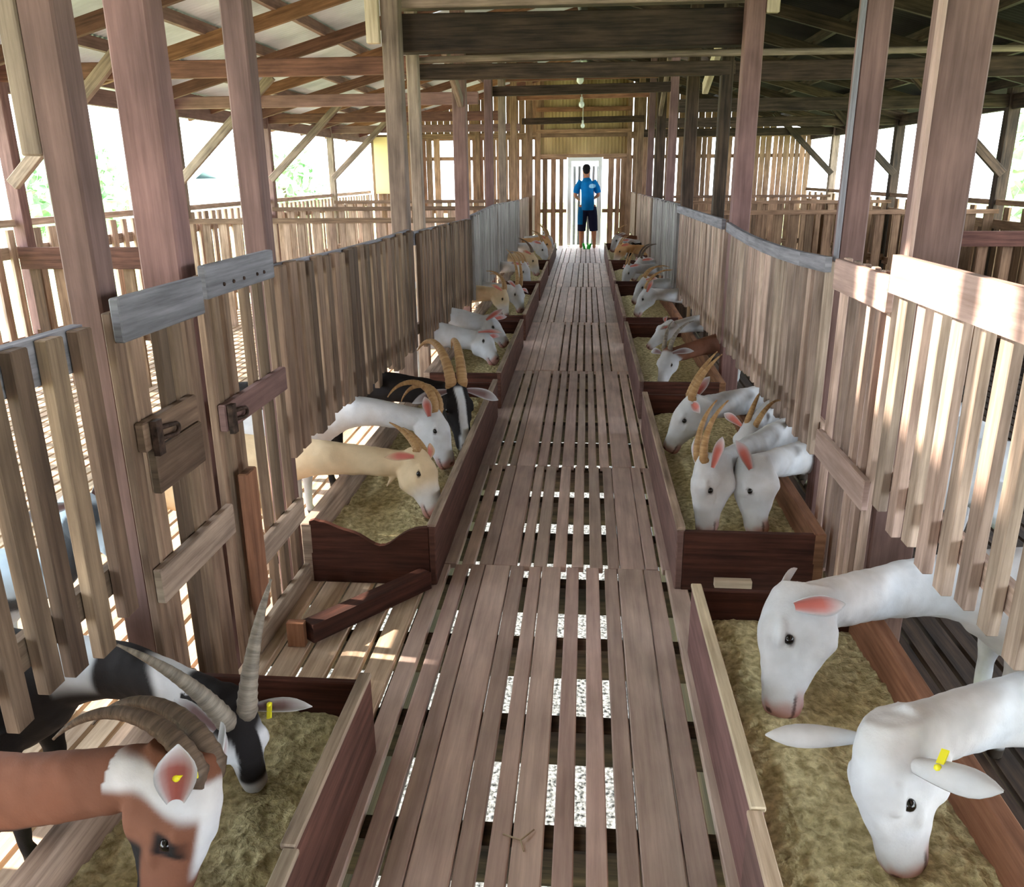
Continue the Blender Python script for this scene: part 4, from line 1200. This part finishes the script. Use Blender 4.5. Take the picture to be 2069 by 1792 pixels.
    finish(remeshed(bm, .010, 3, 'shirt'), 'shirt', shirt, r)
    bm = bmesh.new()
    limb(bm, [P_(.01, .0, .96), P_(.01, 0, .88), P_(.01, 0, .78)], [(.185, .13), (.195, .14), (.17, .13)], 16)
    limb(bm, [P_(-.08, 0, .86), P_(-.10, .01, .68), P_(-.112, .015, .36)], [.105, .105, .092], 14)
    limb(bm, [P_(.09, 0, .86), P_(.12, .0, .68), P_(.148, -.01, .36)], [.105, .105, .092], 14)
    finish(remeshed(bm, .010, 3, 'shorts'), 'shorts', lambda p: lin((0, 92, 150)) if p.x < -.09 and p.z > .5 else lin((24, 26, 52)), r)
    return r
person(.03, 18.45)
q = MB()
for i in range(5):
    a = i * 1.3
    q.beam((.03 + .05 * math.cos(a), 18.2 + .04 * math.sin(a), .0), (.03 + .09 * math.cos(a), 18.2 + .08 * math.sin(a), .12), .05, .004, (math.sin(a), -math.cos(a), .2))
tag(q.build('green_leaves', M['bag'], base=(.03, 18.2, 0)), 'small bright green bunch of leaves on the walkway by the feet of the person', 'plant')

# ------------------------------------------------------------------ outside
def tree(x, y, h_, r_, label, group='trees outside'):
    t = empty('tree', (x, y, GROUND_Z), label, 'tree', group)
    q = MB(); q.tube([(x, y, GROUND_Z), (x + .1, y, GROUND_Z + h_ * .35), (x, y, GROUND_Z + h_ * .6)], [.25, .2, .12], n=8); q.build('trunk', M['bark'], t)
    rs = random.Random(int(x * 7 + y)); q = MB()
    for i in range(900):
        a = rs.uniform(0, 6.283); b = rs.uniform(-1, 1); rr_ = r_ * (.55 + .45 * rs.random() ** .5)
        c = V((x + rr_ * math.cos(a) * math.sqrt(1 - b * b), y + rr_ * math.sin(a) * math.sqrt(1 - b * b), GROUND_Z + h_ * .62 + b * h_ * .36))
        d_ = V((rs.gauss(0, 1), rs.gauss(0, 1), rs.gauss(0, 1))).normalized()
        q.beam(c, c + d_ * .55, .40, .02, (d_.y, d_.z, d_.x))
    q.build('crown', M['leaf'], t)
tree(-26, 26, 7.4, 3.2, 'pale tree outside, leftmost beyond the left eave')
tree(-25, 40, 7.4, 2.6, 'pale tree outside between the two nearest left posts')
tree(-21.5, 60, 7.2, 3.0, 'farther pale tree outside beyond the left outer fence')
tree(28, 40, 8.4, 3.6, 'pale green tree outside beyond the right outer fence')
tree(16.5, 30, 8.4, 2.6, 'pale green bush-like tree outside at the far right edge')
def house(x, y, wx, wy, h_, label):
    t = empty('house', (x, y, GROUND_Z), label, 'house', 'houses outside')
    q = MB(); q.box(x - wx / 2, x + wx / 2, y - wy / 2, y + wy / 2, GROUND_Z, GROUND_Z + h_); q.build('walls', M['house'], t)
    q = MB(); zr = GROUND_Z + h_
    q.beam((x - wx / 2 - .3, y - wy / 4, zr + .35), (x + wx / 2 + .3, y - wy / 4, zr + .35), wy / 2 + .3, .1, (0, -.35, 1))
    q.beam((x - wx / 2 - .3, y + wy / 4, zr + .35), (x + wx / 2 + .3, y + wy / 4, zr + .35), wy / 2 + .3, .1, (0, .35, 1))
    q.build('roof', M['houseroof'], t)
    q = MB(); q.box(x + wx / 2, x + wx / 2 + .04, y - .5, y + .5, GROUND_Z + 1.0, GROUND_Z + 2.0); q.build('window', M['houseroof'], t)
house(-44, 46, 8, 6, 5.2, 'pale blue house outside beyond the left fence')
house(-34, 66, 8, 6, 5.0, 'far pale blue house outside, partly behind the left eave posts')
